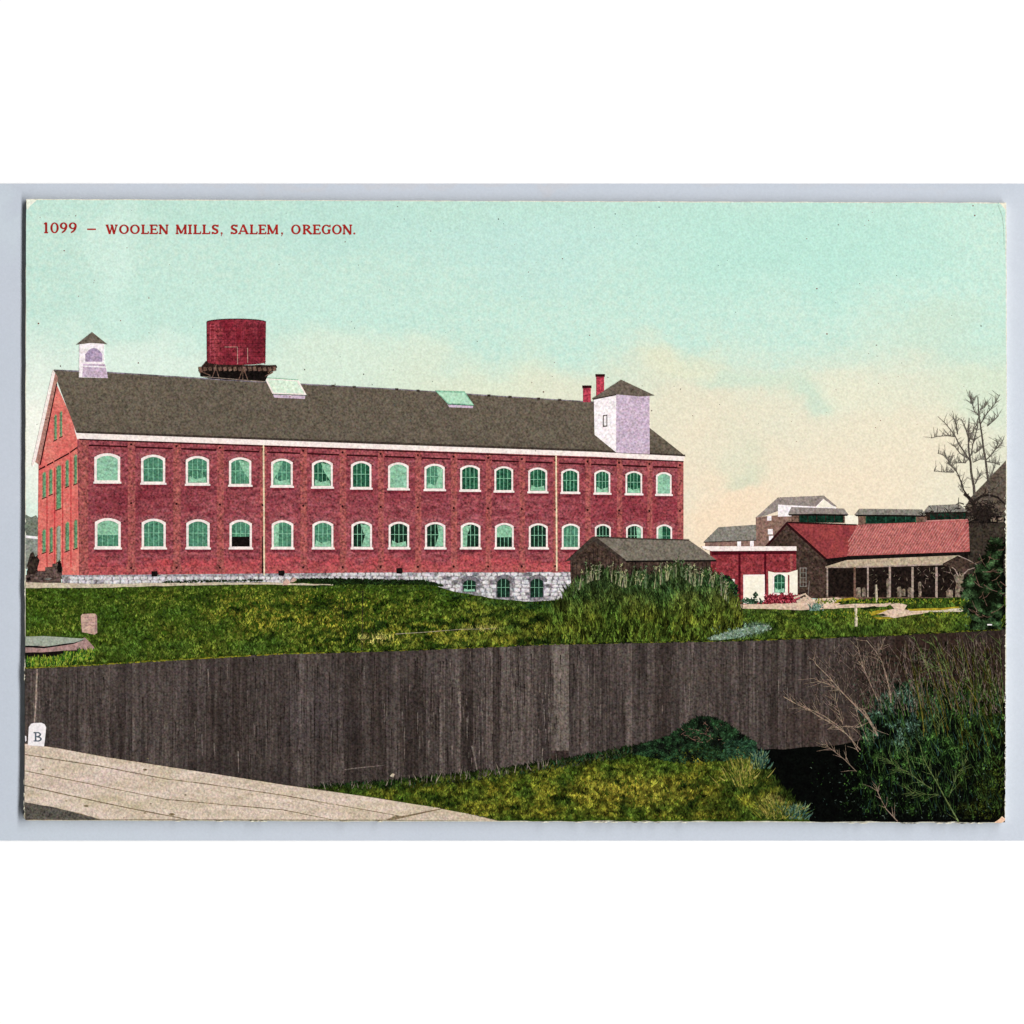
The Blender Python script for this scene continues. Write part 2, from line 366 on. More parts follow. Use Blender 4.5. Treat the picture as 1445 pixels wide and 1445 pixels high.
for i in range(210):
    x = RND.uniform(42, 1412); y = RND.uniform(290, 640) if i < 170 else RND.uniform(530, 610)
    r = RND.choice([.5, .6, .7, .8, .9, 1.3]); k = 5; a0 = RND.random()*6
    el = RND.uniform(.5, 1.0)
    mb.poly([(x+math.cos(a0+q*6.283/k)*r*RND.uniform(.6, 1.2), y+math.sin(a0+q*6.283/k)*r*el) for q in range(k)], 1.5 if y < 520 else (1.5 if x > 970 else 13), .9)
mb.build('ink_specks', speck_m, card, kind='stuff')

# ================================================================== materials of the view
M = {}
def mk(n, *a, **k): M[n] = ink(n, *a, **k)
mk('brick', '#924349', '#a65f63', sx=9, sy=4, con=2.2, grain=.26, third=('#6c2430', 22, 7, 2.2, .58), warp=10, blobs=[
    (900, 715, 170, 60, '#7c2834', .5), (540, 700, 300, 26, '#7a323c', .4), (230, 700, 130, 22, '#722a34', .5), (170, 710, 70, 40, '#6d232e', .5), (560, 798, 700, 14, '#b04c50', .75), (200, 800, 180, 16, '#ac4446', .6)])
mk('brick_gable', '#d4655c', '#dc8a7c', sx=5, con=2, grain=.13, third=('#c85050', 20, 34, 2.2, .6))
mk('brick_pier', '#a85e57', '#8c4446', sx=5, sy=7, con=2.4, grain=.27)
mk('brick_shadow', '#240a0c', '#3e1216', sx=6, con=2, grain=.2)
mk('roof', '#635a4d', '#6b6154', sx=8, sy=6, con=1.6, grain=.20, third=('#564d42', 26, 16, 1.4, .62), blobs=[(540, 640, 640, 26, '#4e463d', .5), (150, 560, 120, 40, '#6a6052', .4)])
mk('roof_edge', '#2c2320', '#4a4038', sx=5, con=2, grain=.2)
mk('white_trim', '#ead9d3', '#f6ebe4', sx=8, con=2, grain=.08)
mk('white_paint', '#e9dedf', '#f5eef0', sx=6, con=2, grain=.10)
mk('lilac', '#c9b5c6', '#bca6ba', sx=4, con=2, grain=.15)
mk('cream', '#f1ebda', '#e9e0cc', sx=8, con=2, grain=.05)
mk('barge', '#b9897c', '#9a6a60', sx=5, con=2, grain=.16)
mk('green_glass', '#558a6f', '#3e6f58', sx=5, sy=8, con=2.2, grain=.2)
mk('green_light', '#98c4aa', '#7eb092', sx=4, con=2, grain=.16)
mk('green_deep', '#2c6248', '#1a4230', sx=5, con=2, grain=.3)
mk('dark_glass', '#0d1a14', '#1d3a2c', sx=5, con=2, grain=.3)
mk('curtain', '#9cc6a8', '#74ac8a', sx=4, con=2, grain=.16)
mk('glazing', '#83b898', grain=.15)
mk('gable_green', '#6f9a74', '#4f8460', sx=3, sy=9, con=2.4, grain=.2)
mk('black', '#0d0a0a', '#1a1412', sx=5, con=2, grain=.3)
mk('iron', '#2c0f12', grain=.2)
mk('mortar', '#a8a3a6', '#7c777b', sx=5, con=3, grain=.28)
mk('stone', '#dcd8d8', '#c2bdc0', sx=6, con=2, grain=.17, per_object=.07)
mk('stone_dark', '#7c787c', '#5a565c', sx=4, con=2, grain=.25)
mk('tank', '#802733', '#6a1c27', sx=22, sy=4, con=2.4, grain=.26, third=('#98404a', 14, 30, 2.4, .62), blobs=[(298, 485, 14, 50, '#a0464a', .6), (364, 485, 22, 60, '#60202a', .6)])  # painted side shading of the round tank: lighter left, darker right
mk('tank_hoop', '#4a141c', '#64222a', sx=5, con=2, grain=.25)
mk('timber_dark', '#3a2924', '#251814', sx=6, con=2.4, grain=.3)
mk('timber_brown', '#7a6052', '#5a4238', sx=5, con=2.4, grain=.25)
mk('timber_pale', '#a8968a', '#8a786c', sx=4, con=2.4, grain=.2)
mk('skylight_glass', '#e0ead6', '#c8e2cc', sx=6, con=2, grain=.09)
mk('skylight_green', '#9fcdb0', '#bfe0c4', sx=6, con=2, grain=.09)
mk('chimney', '#9c2b40', '#bc4a58', sx=4, con=2, grain=.25)
mk('hip_roof', '#6f655a', '#5d5248', sx=6, con=2, grain=.18)
mk('shed_roof', '#7a7266', '#676055', sx=9, con=2, grain=.18)
mk('shed_wall', '#40312a', '#54433a', sx=9, sy=5, con=2.4, grain=.3, third=('#231815', 12, 10, 2.4, .6))
mk('annex', '#8a3539', '#74262c', sx=8, con=2.4, grain=.26, third=('#9c464c', 10, 8, 2.4, .63))
mk('annex_pier', '#55101c', '#3c0c14', sx=6, con=2.4, grain=.2)
mk('red_roof', '#ae625c', '#9c4e4e', sx=14, sy=5, con=2.4, grain=.17)
mk('red_roof_dark', '#94423f', '#80343a', sx=14, con=2.4, grain=.18)
mk('red_ridge', '#c48c84', '#b2746e', sx=6, con=2, grain=.15)
mk('porch_roof', '#a8957e', '#b8a78e', sx=6, con=2, grain=.15)
mk('porch_dark', '#100b0a', '#261c18', sx=6, con=2.6, grain=.3)
mk('stump', '#8b7c6c', '#5d5044', sx=4, sy=9, con=3, grain=.3)
mk('far_brown', '#8b6e62', '#7a5e54', sx=6, con=2.2, grain=.2)
mk('far_grey', '#77726a', '#8a857c', sx=6, con=2.2, grain=.18)
mk('far_roof', '#857a74', '#978c86', sx=6, con=2.2, grain=.16)
mk('monitor_green', '#16382a', '#0d1c14', sx=8, sy=5, con=2.4, grain=.3)
mk('dark_house', '#4f453c', '#5e5348', sx=10, con=2, grain=.24)
mk('dark_house_wall', '#2c2620', '#3c342c', sx=12, con=2.4, grain=.3)
mk('bark', '#5f5750', '#3f3732', sx=3, con=2, grain=.2)
mk('twig_pale', '#79746a', '#5c5750', sx=3, con=2, grain=.2)
mk('bark_dark', '#1e1816', '#2c2420', sx=3, con=2, grain=.25)
mk('far_trees', '#7b8274', '#5f665a', sx=7, con=2.6, grain=.2)
mk('bush_black', '#1a1512', '#3a302a', sx=5, con=3, grain=.35)
mk('path_pale', '#cdbfa8', '#b4a58e', sx=9, sy=3, con=2.4, grain=.15)
mk('dirt_pink', '#d8c0aa', '#c0a48e', sx=9, sy=3, con=2.4, grain=.14)
mk('straw', '#b09a34', '#8d7a1e', sx=6, sy=3, con=2.4, grain=.18)
mk('slab_top', '#8f9688', '#a0a698', sx=10, sy=4, con=2.2, grain=.12)
mk('slab_side', '#ad8d88', '#8f706c', sx=6, con=2.2, grain=.15)
mk('marker_stone', '#c4a596', '#b08e80', sx=5, con=2.2, grain=.14)
mk('sign_white', '#f3edec', '#e4dde0', sx=8, con=2, grain=.05)
mk('sign_ink', '#56606a', grain=.15)
mk('fence_board', '#453c39', '#564b48', sx=3.2, sy=60, con=2.2, grain=.30, third=('#2f2725', 5, 44, 2.2, .58), per_object=.16, warp=20, blobs=[
    (470, 1010, 90, 60, '#4d4344', .4), (330, 1090, 200, 30, '#322b28', .5), (1200, 1030, 200, 60, '#41322c', .5), (1280, 930, 150, 50, '#3a2b24', .6), (620, 950, 100, 40, '#544a48', .4), (1040, 960, 160, 40, '#4c403c', .4)])
mk('fence_pale', '#6d625d', '#7d716a', sx=3.2, sy=50, con=2.2, grain=.25, per_object=.10)
mk('fence_back', '#2a211e', '#3a302c', sx=3, sy=40, con=2, grain=.3)
mk('crack', '#241d1b', '#332b28', sx=3, con=2, grain=.3)
mk('wood_streak', '#7a6f68', '#5e544e', sx=3, sy=9, con=2.4, grain=.25)
mk('plank', '#cdb9aa', '#d5c4b5', sx=16, sy=5, con=2, grain=.13, third=('#b4a48a', 60, 14, 2.2, .6), per_object=.03, warp=20, blobs=[
    (330, 1075, 140, 22, '#b9ad92', .6), (620, 1150, 160, 20, '#bfae92', .6), (170, 1140, 130, 16, '#b5a888', .5), (130, 1090, 120, 20, '#d0bab0', .6)])
mk('plank_grain', '#b09e84', '#bfae96', sx=14, con=2, grain=.15)
mk('plank_gap', '#6b5b44', '#8a7a60', sx=12, con=2.4, grain=.2)
mk('road_dark', '#5f5c54', '#4a443e', sx=8, con=2.4, grain=.26)
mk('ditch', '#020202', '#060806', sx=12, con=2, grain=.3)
mk('bank_base', '#3c5212', '#22330c', sx=12, sy=7, con=2.6, grain=.3)
mk('lawn_base', '#3f5212', '#26360e', sx=12, sy=8, con=2.6, grain=.3)
mk('veg', '#ffffff', attr='tint', grain=.24)
mk('shade_grass', '#101a0a', '#1d2a10', sx=8, con=2, grain=.3)

mk('branch_pale', '#a48f7c', '#7a6656', sx=6, con=2, grain=.2)
mk('branch_olive', '#6d7a48', '#4a5a34', sx=6, con=2, grain=.25)
mk('twig_dim', '#77675b', '#544640', sx=6, con=2, grain=.25)

# ================================================================== MILL
mill = thing('woolen_mill', 'long two-storey red brick mill with dark grey roof standing above the grass bank', 'mill', 540, 812)
P('front_wall', [(109, 614), (964.5, 646), (964.5, 806), (800, 807.5), (540, 808), (112, 812)], 8, M['brick'], mill)
P('gable_wall', [(78, 538), (110.5, 612), (112.5, 812), (88, 812), (53, 807), (54.5, 655)], 7.6, M['brick_gable'], mill)
# stone base
base = P('stone_foundation', [(88, 811), (112, 811.5), (540, 807.5), (806, 807), (806, 856), (700, 850), (640, 836), (600, 832), (88, 834)], 8.3, M['mortar'], mill)
cell = [(662.5, 9.8, 820), (710.5, 9.8, 818), (757.5, 9.8, 818)]
y_row = 807.6; row = 0
stones = MB()
while y_row < 851:
    hh = RND.uniform(4.6, 6.6); x = 92 + RND.uniform(0, 6)
    while x < 804:
        ww = RND.uniform(6.5, 13)
        cx, cy = x+ww/2, y_row+hh/2
        lim = table([88, 420, 600, 640, 700, 806], [826, 822, 828, 836, 850, 854], cx)
        top = table([88, 112, 540, 806], [812.5, 812.8, 808.5, 808], cx)
        ok = cy < lim and cy > top + 1 and not any(abs(cx-q) < r+ww*.36 and cy > yy-5 for q, r, yy in cell)
        if ok and RND.random() < .95:
            k = [(x+.5+RND.uniform(0, 1), y_row+.4+RND.uniform(0, .9)), (x+ww*.55, y_row+.2+RND.uniform(0, .5)), (x+ww-.6-RND.uniform(0, .9), y_row+.5+RND.uniform(0, .9)), (x+ww-.5-RND.uniform(0, 1), y_row+hh-.4-RND.uniform(0, .9)), (x+ww*.4, y_row+hh-.2), (x+.5+RND.uniform(0, 1), y_row+hh-.4-RND.uniform(0, .8))]
            if ww > 7 and cx > 600: P('stone', k, 9.0+RND.uniform(0, .5), M['stone'] if RND.random() > .10 else M['stone_dark'], base, bottom=8)
            else: stones.poly(k, 9.0+RND.uniform(0, .5), 8)
        x += ww
    y_row += hh
stones.build('small_stones', M['stone'], base, kind='stuff')

def arch(x0, x1, y0, y1, rise, n=8):
    pts = [(x0, y1)]
    for i in range(n+1):
        t = i/n; pts.append((lerp(x0, x1, t), y0 + rise*(1-math.sin(math.pi*t)**.8) if 0 < t < 1 else y0+rise))
    return pts + [(x1, y1)]
def window(parent, x0, x1, y0, y1, style, l=9, fr=None, frame_m='white_trim', sill=True, name='window'):
    x0 += .7; x1 -= .9; wd = x1-x0; t = fr if fr is not None else max(2.2, wd*.092); rs = (y1-y0)*.13
    out = arch(x0, x1, y0, y1, rs); inn = arch(x0+t*1.05, x1-t, y0+t*1.05, y1-t*1.1, rs*.95)
    f = MB().ring(out, inn, l+2.2)
    if sill: f.poly([(x0-1.2, y1-1.9), (x1+1.6, y1-1.8), (x1+1.9, y1+.9), (x0-1.4, y1+.8)], l+2.6)
    f = f.build(name, M[frame_m], parent)
    a, b, c, d = x0+t*.9, x1-t*.9, y0+t*.9, y1-t
    m = {'g': 'green_glass', 'l': 'green_light', 'd': 'green_deep', 'k': 'dark_glass'}[style[0]]
    P('pane', arch(a, b, c, d, rs*.9), l+.6, M[m], f)
    cw, chh = b-a, d-c; o = style[1:]
    nc = [0]
    def cur(pts, mm='curtain', nm='curtain'):
        nc[0] += 1; P(nm, [(a+cw*u, c+chh*v) for u, v in pts], l+1.0+.15*nc[0], M[mm], f, bottom=l+.35+.05*nc[0])
    if 'L' in o: cur([(.02, .14), (.55, .05), (.3, .45), (.04, .75)])
    if 'R' in o: cur([(.98, .14), (.42, .05), (.6, .4), (.97, .8)])
    if 'S' in o: cur([(.02, .16), (.32, .04), (.28, .98), (.02, .98)])
    if 'T' in o: cur([(.02, .14), (.5, .0), (.98, .14), (.98, .56), (.02, .56)])
    if 'B' in o: cur([(.05, .98), (.1, .72), (.4, .84), (.9, .76), (.95, .98)])
    if 'F' in o: cur([(.62, .05), (.97, .14), (.97, .98), (.5, .98), (.7, .5)])
    if 'O' in o: P('opening', [(a+.3, c+chh*.60), (b-.3, c+chh*.60), (b-.3, d-.2), (a+.3, d-.2)], l+1.9, M['black'], f)
    if 'N' not in o:
        bw_ = .42 if wd > 22 else .3; g = MB(); nb = 4 if wd > 22 else 3
        for i in range(1, nb):
            x = lerp(a, b, i/nb); g.rect(x-bw_, c+.8, x+bw_, (c+chh*.6) if 'O' in o else d, l+1.6, l+.5)
        my = c+chh*.47; g.rect(a, my-bw_, b, my+bw_, l+1.7, l+.5)
        g.build('glazing_bars', M['glazing'], f)
    return f
mk('brick_arch', '#9c5a5c', '#84424a', sx=4, con=2.2, grain=.28)
mk('sill_stain', '#682430', '#7a3038', sx=6, sy=4, con=2.2, grain=.26)
def brick_arch(x0, x1, y0, y1):
    rs = (y1-y0)*.13
    MB().ring(arch(x0-3.4, x1+3.2, y0-5.4, y0+6, rs), arch(x0+.6, x1-.6, y0+.4, y0+7, rs*.9), 8.5).build('brick_arch', M['brick_arch'], mill)
    P('sill_stain', rough_edge([(x0-1, y1+1), (x1+1.6, y1+1.2), (x1+1, y1+4.4), (x0+4, y1+5.6)], 5, .8), 8.45, M['sill_stain'], mill)
tx = [(132.5, 170.5), (198.5, 234), (261.5, 296), (322.5, 355.5), (382, 414), (439.5, 470.5), (494.5, 525), (547, 577.5), (598.3, 628.5), (648.7, 678), (697, 725), (744.8, 773), (791.3, 818), (838, 862), (882, 907), (925, 948.5)]
ts = ['lN', 'g', 'gB', 'gR', 'gLB', 'dBR', 'd', 'lS', 'gFB', 'd', 'd', 'dB', 'd', 'dB', 'dB', 'dR', 'lS']
bs = ['gT', 'g', 'g', 'gO', 'gS', 'gSB', 'kFS', 'kR', 'kF', 'kSR', 'kTN', 'k', 'g', 'k', 'kR', 'kS']
bs = ['gT', 'g', 'g', 'gO', 'gS', 'gB', 'kRF', 'kB', 'kF', 'kLS', 'kT', 'k', 'g', 'k', 'kF', 'dS']
ts = ['lN', 'g', 'gB', 'gR', 'gLB', 'dBR', 'd', 'lS', 'gFB', 'd', 'd', 'dB', 'd', 'dB', 'dB', 'lS']
for i, (a, b) in enumerate(tx):
    c = (a+b)/2
    ya, yb = table([151, 509, 936], [639.5, 650.6, 666.3], c), table([151, 509, 936], [681.5, 690, 699], c)
    window(mill, a, b, ya, yb, ts[i]); brick_arch(a, b, ya, yb); brick_arch(a+.8, b+.8, table([151, 509, 849, 936], [731, 735.5, 739.5, 740], c), 774.5)
    window(mill, a+.8, b+.8, table([151, 509, 849, 936], [731, 735.5, 739.5, 740], c), 774.5, bs[i])
for cx, r, y0 in cell:
    f = window(base, cx-r-1, cx+r+1, y0-2.6, y0+26 if cx > 700 else y0+16, 'kB' if cx < 700 else 'k', l=9, fr=1.1, frame_m='stone_dark', sill=False)
    MB().ring(arch(cx-r-2, cx+r+5, y0-7.5, y0+3, 7), arch(cx-r+.6, cx+r+1, y0-2.4, y0+3, 6), 11.6).build('stone_arch', M['stone_dark'], f)
# piers, tie plates, corbel lines
px = [(111.5, 124.5), (180.5, 191), (244.5, 255), (306, 316), (367, 376), (424, 433), (479.5, 488.5), (533.5, 542), (586, 594.5), (636.5, 645), (685.5, 693.5), (733, 741), (780.5, 788), (826, 833.5), (870.5, 878), (913.5, 920.5), (956, 964)]
for i, (a, b) in enumerate(px):
    c = (a+b)/2; yt = table([118, 964], [619, 651], c)
    pr = P('pier', [(a, yt), (b, yt+.3), (b, 797), (b+2, 802), (b+2, 808), (a-2, 808), (a-2, 802), (a, 797)] if i else [(a, yt), (b, yt+.3), (b, 811), (a, 811)], 9.4, M['brick_pier'], mill)
    if i:
        for y in (yt+5.5, table([186, 917], [710, 721], c), table([186, 784], [801.5, 799], c)):
            MB().poly([(c-.6+1.7*math.cos(q), y+1.7*math.sin(q)) for q in (0, .8, 1.6, 2.4, 3.2, 4, 4.8, 5.6)], 10.4, 9).build('tie_plate', M['iron'], pr)
    if i < 16:
        a2 = px[i+1][0]; y1 = yt+8.2; y2 = y1+(a2-b)*.037
        P('corbel_line', [(b+.8, y1), (a2-.8, y2), (a2-.8, y2+2.3), (b+.8, y1+2.3)], 9.3, M['brick_shadow'], mill)
P('plinth_band', [(113, 800), (800, 796), (806, 796), (806, 807), (540, 807.8), (113, 811.6)], 8.8, ink('brick_low', '#b25a58', '#9a4248', sx=8, sy=4, con=2.2, grain=.25), mill)
for x, y in ((218, 810), (397, 809), (563.5, 806)):
    P('vent_hole', rough_edge([(x-4.4, y-4), (x+4, y-4.3), (x+5, y), (x+3.6, y+3.6), (x-4, y+3.2)], 4, .5), 10.4, M['black'], mill)
# roof, eaves
P('roof', [(75.5, 523), (150, 525.6), (375, 539.5), (560, 549.5), (700, 559), (838, 567.5), (873, 570), (917, 604), (966.5, 643), (838, 636.5), (540, 626.5), (108, 610.5)], 10, M['roof'], mill)
MB().ribbon([(76, 522.6), (150, 525.6), (290, 534.6), (375, 539.5), (560, 549.5), (700, 559), (838, 567.5)], 2.2, 1.6, 11.4, 9).build('ridge_cap', ink('ridge', '#8b8290', '#5a5050', sx=16, con=3, grain=.2), mill)
MB().poly([(106.5, 608), (540, 623.6), (838, 634.4), (967, 641.6), (967, 644.5), (838, 637.8), (540, 627.2), (107.5, 611.6)], 10.8).build('eaves_shadow_board', M['roof_edge'], mill)
P('fascia', [(107, 611), (540, 627), (838, 637.6), (966.5, 644), (965, 650.6), (838, 644.4), (540, 634), (111, 619)], 11.6, M['white_trim'], mill)
P('cornice_shadow', [(112, 619), (965, 650.4), (964.5, 652), (112, 621)], 9.8, M['brick_shadow'], mill)
P('bargeboard', [(75.5, 523), (82, 533), (55.5, 656), (49.5, 651.5)], 10.4, M['barge'], mill)
MB().poly([(74.5, 522), (78, 526), (50.6, 650), (46, 658), (44.6, 655)], 11).build('verge_trim', M['white_trim'], mill)
MB().poly([(79.5, 541), (81, 541.5), (58, 655), (55.6, 657.6)], 10.9).build('verge_shadow', M['brick_shadow'], mill)
MB().poly([(104, 602), (108, 611), (111.4, 619.4), (109, 620)], 11.2).build('eaves_return', M['white_trim'], mill)
for a, b in (((55, 661.6), (64, 657)), ((66, 655.6), (75, 651)), ((76.6, 650), (97.5, 638.6)), ((99, 637.4), (109.5, 630))):
    P('corbel_line', [a, b, (b[0], b[1]+2.3), (a[0], a[1]+2.3)], 9, M['brick_shadow'], mill)
mk('gable_groove', '#b0303a', '#c24444', sx=4, con=2, grain=.15)
for x, y0 in ((66.4, 668), (77.2, 660), (88.6, 655), (100.2, 645)):
    MB().rect(x-.7, y0, x+.7, 800, 8.8).build('gable_groove', M['gable_groove'], mill)
gw = [(76, 80.6, 584, 622), (84, 88.2, 579, 617.5), (59.6, 65.2, 665, 703.5), (69, 74.4, 661, 699), (79, 86.6, 655.5, 719.5), (92, 97.4, 648, 688), (104, 109.2, 640.5, 684),
      (59.2, 65, 746, 781), (69.8, 74.8, 743, 780.5), (79.4, 86, 741, 794), (91.8, 98, 735.5, 778.5), (104, 109.6, 732.5, 775)]
for i, (a, b, c, d) in enumerate(gw):
    f = MB().ring([(a, d), (a, c+4), (lerp(a, b, .5), c), (b, c+1.5), (b, d-2)], [(a+1, d-1), (a+1, c+4.4), (lerp(a, b, .5), c+1.4), (b-.7, c+2.6), (b-.7, d-3)], 9.8).build('gable_window', ink('gable_frame', '#c9b08a', '#7a4a3a', sx=3, con=2, grain=.2) if not i else bpy.data.materials['gable_frame'], mill)
    P('pane', [(a+.8, d-.8), (a+.8, c+4), (lerp(a, b, .5), c+1), (b-.5, c+2), (b-.5, d-2.4)], 9.2, M['gable_green'] if i != 9 else M['slab_top'], f)
    MB().rect(a+.3, c+3, a+1.5, d, 9.5).build('reveal', M['timber_dark'], f)
    MB().poly([(a-.6, d), (b+.4, d-2.6), (b+.4, d-1.2), (a-.6, d+1.5)], 10.3).build('sill', M['iron'], f)
# downspouts
for x, y0, y1 in ((371.8, 628, 812), (784.6, 643, 806)):
    mb = MB(); mb.ribbon([(x, y0), (x+.6, (y0+y1)/2), (x+1, y1)], 2.2, 2.2, 12, 9.6); mb.build('downspout', ink('spout', '#dcc49c', '#e8d8b8', sx=4, con=2, grain=.12) if x < 400 else bpy.data.materials['spout'], mill)
P('dark_streak', [(369.5, 757), (371, 757), (371.6, 809), (369.5, 809)], 10.6, M['iron'], mill)  # narrow dark strip on the wall beside the left downspout
# cupola on the left of the ridge
cup = P('cupola', [(112, 482), (147, 484), (147, 514), (152.5, 533.5), (111.5, 532.5)], 12, M['white_paint'], mill)
P('cupola_roof', [(130, 468.6), (151.5, 485.6), (129, 484), (107.4, 486.4)], 14, M['hip_roof'], cup)
P('cupola_base', [(117.5, 513.5), (148.4, 514), (152.5, 533.4), (116, 532)], 13, M['lilac'], cup)
P('cupola_panel', [(116, 515.8), (150, 517), (150, 519), (116, 517.5)], 13.4, M['white_paint'], cup)
P('louver', arch(120.4, 144.6, 491, 510.5, 9), 13, ink('louver', '#b09eb6', '#a08ca6', sx=3, con=2, grain=.15), cup)
# skylights
for gl, pts, sh in (('skylight_glass', [(373.4, 533.2), (421, 536.5), (433, 557.6), (384.5, 555.8)], [(385, 556), (431, 558.4), (430, 563), (387, 561)]),
                    ('skylight_green', [(614.6, 551.8), (656, 553), (669, 572), (632, 570)], [(631, 570.4), (668, 572.2), (667, 576), (634, 574.6)])):
    f = P('skylight', pts, 12.6, M['white_trim'] if gl == 'skylight_glass' else M['green_light'], mill)
    cx = sum(p[0] for p in pts)/4; cy = sum(p[1] for p in pts)/4
    P('pane', [(cx+(p[0]-cx)*.90, cy+(p[1]-cy)*.84) for p in pts], 13.2, M[gl], f)
    P('skylight_shadow', sh, 11.4, M['lilac'], f)  # lilac strip painting the shadow below the skylight
    MB().ribbon([(pts[3][0], pts[3][1]+.2), (pts[2][0], pts[2][1]+.2)], 1.6, 1.6, 13.8, 11).build('bottom_rail', M['green_deep'], f)
    MB().ribbon([pts[0], pts[1]], 1.4, 1.4, 13.8, 11).build('top_rail', M['glazing'], f)
# roof vents along the ridge
for x in (560, 590, 640, 690, 720, 760, 790, 470, 500):
    y = table([375, 560, 700, 838], [539.5, 549.5, 559, 567.5], x)
    MB().rect(x-2.2, y-1.6, x+2.2, y+1.4, 12).build('ridge_vent', M['roof_edge'], mill)
# chimneys and the white roof tower at the right end
for a, b, c, d in ((823, 833.8, 545, 567.5), (841.6, 852.6, 529, 562)):
    k = MB().rect(a, c, b, d, 11.8 if a < 830 else 11.9).build('chimney', M['chimney'], mill)
    MB().rect(a-1, c-1, b+1, c+2.6, 12.6).build('chimney_cap', M['iron'], k)
tw = P('roof_tower', [(838, 562), (869.5, 556), (869.5, 638.5), (839, 613.5)], 12.4, M['white_paint'], mill)
P('tower_side', [(869.5, 556), (916.6, 558), (916.8, 640.6), (869.5, 638.5)], 12.6, M['lilac'], tw)
P('tower_roof', [(876.6, 535.8), (923.8, 558), (905, 559.6), (869.5, 556.6), (838, 563.6), (835.4, 562.5)], 14.4, M['hip_roof'], tw)
MB().poly([(835.4, 562.6), (869.5, 556.2), (869.5, 557.8), (838, 564.2)], 14.8).build('tower_eaves', M['roof_edge'], tw)
f = MB().ring([(850.6, 602.5), (850.6, 586), (857, 585), (857, 602)], [(852, 600.6), (852, 587.2), (855.8, 586.6), (855.8, 600.6)], 14).build('tower_window', M['roof_edge'], tw)

# ================================================================== WATER TANK on the ridge
tank = thing('water_tank', 'round dark red wooden water tank on a timber platform above the mill ridge', 'water tank', 335, 538, 12)
top = [(292, 455)] + [(333.7-41.7*math.cos(math.pi*k/14), 455-4.4*math.sin(math.pi*k/14)) for k in range(1, 14)] + [(375.4, 455)]
body_pts = top + [(374.6, 514)] + [(333.7+41*math.cos(math.pi*k/10), 511+4*math.sin(math.pi*k/10)) for k in range(1, 10)] + [(292.4, 510)]
tb = P('tank_body', body_pts, 17, M['tank'], tank, bottom=9)
mb = MB(); mb.ribbon(top, 1.8, 1.8, 18.4, 14); mb.build('tank_rim', M['iron'], tb)
for k in range(9):
    y = 462+k*5.6+(k*k)*.05; MB().ribbon([(333.7-41.6*math.cos(math.pi*q/10), y-.6*math.sin(math.pi*q/10)) for q in range(11)], .9, .9, 17.5, 16.8).build('hoop', M['tank_hoop'], tb)
mb = MB()
for k in range(1, 22):
    x = 333.7-41.2*math.cos(math.pi*k/22); mb.ribbon([(x, 457), (x+.1, 485), (x, 509)], .55, .55, 17.3, 16.9)
mb.build('stave_joints', M['tank_hoop'], tb)
for x, pts in ((335, [(317, 489.6), (335, 489.6), (335.4, 514)]), (349, [(349.4, 491), (349.6, 512)])):
    MB().ribbon(pts, 1.3, 1.3, 18.6, 16).build('tank_pipe', M['marker_stone'], tank)
P('tank_platform', rough_edge([(291, 509.5), (300, 511.4), (345, 515.5), (389.5, 515), (391.5, 518), (386, 524), (300, 521), (280, 524)], 9, .6), 16, M['timber_dark'], tank)
P('platform_shadow', rough_edge([(283, 520), (386, 520), (378, 530), (374, 539), (300, 534.5), (283, 531)], 9, .8), 14.4, M['black'], tank)
mb = MB()
for x in range(280, 390, 7): mb.poly([(x, 518.5+RND.uniform(-1, 1)), (x+4, 517.5), (x+5.5, 522.8), (x+1, 524)], 16.8, 12)
mb.build('platform_joist_ends', M['timber_brown'], tank)
for leg in ([(306, 514), (299.5, 533)], [(303, 514), (309.5, 534)], [(343, 511), (342.6, 536)], [(343, 520), (337, 535.5)], [(343.5, 520), (350, 536.5)], [(342, 524), (346.6, 524)], [(282, 526), (293, 518)], [(297, 530), (282, 523.5)], [(378, 526), (387, 519)], [(385, 525), (374, 531)]):
    MB().ribbon(leg, 2.4, 1.8, 17.8, 12).build('timber_strut', M['timber_brown'], tank)
mb = MB(); mb.ribbon([(286, 531), (300, 532.6), (340, 536), (374, 538.4)], 1.6, 1.6, 17, 12); mb.build('sill_beam', M['timber_pale'], tank)
mb = MB()
for k in range(11): mb.ribbon([(296.6, 459+k*4.6), (303.2, 459.4+k*4.6)], .7, .7, 18.2, 16.8)
for x in (296.6, 303.2): mb.ribbon([(x, 457), (x, 510)], .8, .8, 18.4, 16.8)
mb.build('ladder', ink('ladder', '#b0505a', grain=.2), tank)

# ================================================================== left edge: steps, bush, distance
ft = thing('distant_tree', 'grey-green far trees at the left edge behind the mill corner', 'trees', 45, 760)
P('crown', rough_edge([(36, 726), (44, 730), (51, 727), (54, 732), (54, 757), (36, 757)], 4, 1.2), 3.0, M['far_trees'], ft)
mill_shed = thing('low_shed', 'small pale grey shed with white eave at the far left edge beside the brick gable', 'shed', 44, 800)
P('wall', [(36, 759), (54, 758), (54, 803), (36, 803)], 3.6, ink('shed_grey', '#8f938a', '#7a7e74', sx=5, con=2, grain=.18), mill_shed)
P('eave', [(36, 755.5), (52, 757), (54, 760.5), (36, 759)], 4.4, M['white_paint'], mill_shed)
hb = thing('bush', 'dark leafless bush at the left foot of the brick gable', 'bush', 45, 812)
P('crown', rough_edge([(38, 806), (40, 792), (43, 781), (47, 779), (50, 786), (54, 783), (55, 795), (53, 812), (38, 812)], 4, 1.6), 8.6, M['bush_black'], hb)
st = thing('stone_step', 'weathered brown stone steps piled against the gable door', 'steps', 62, 825)
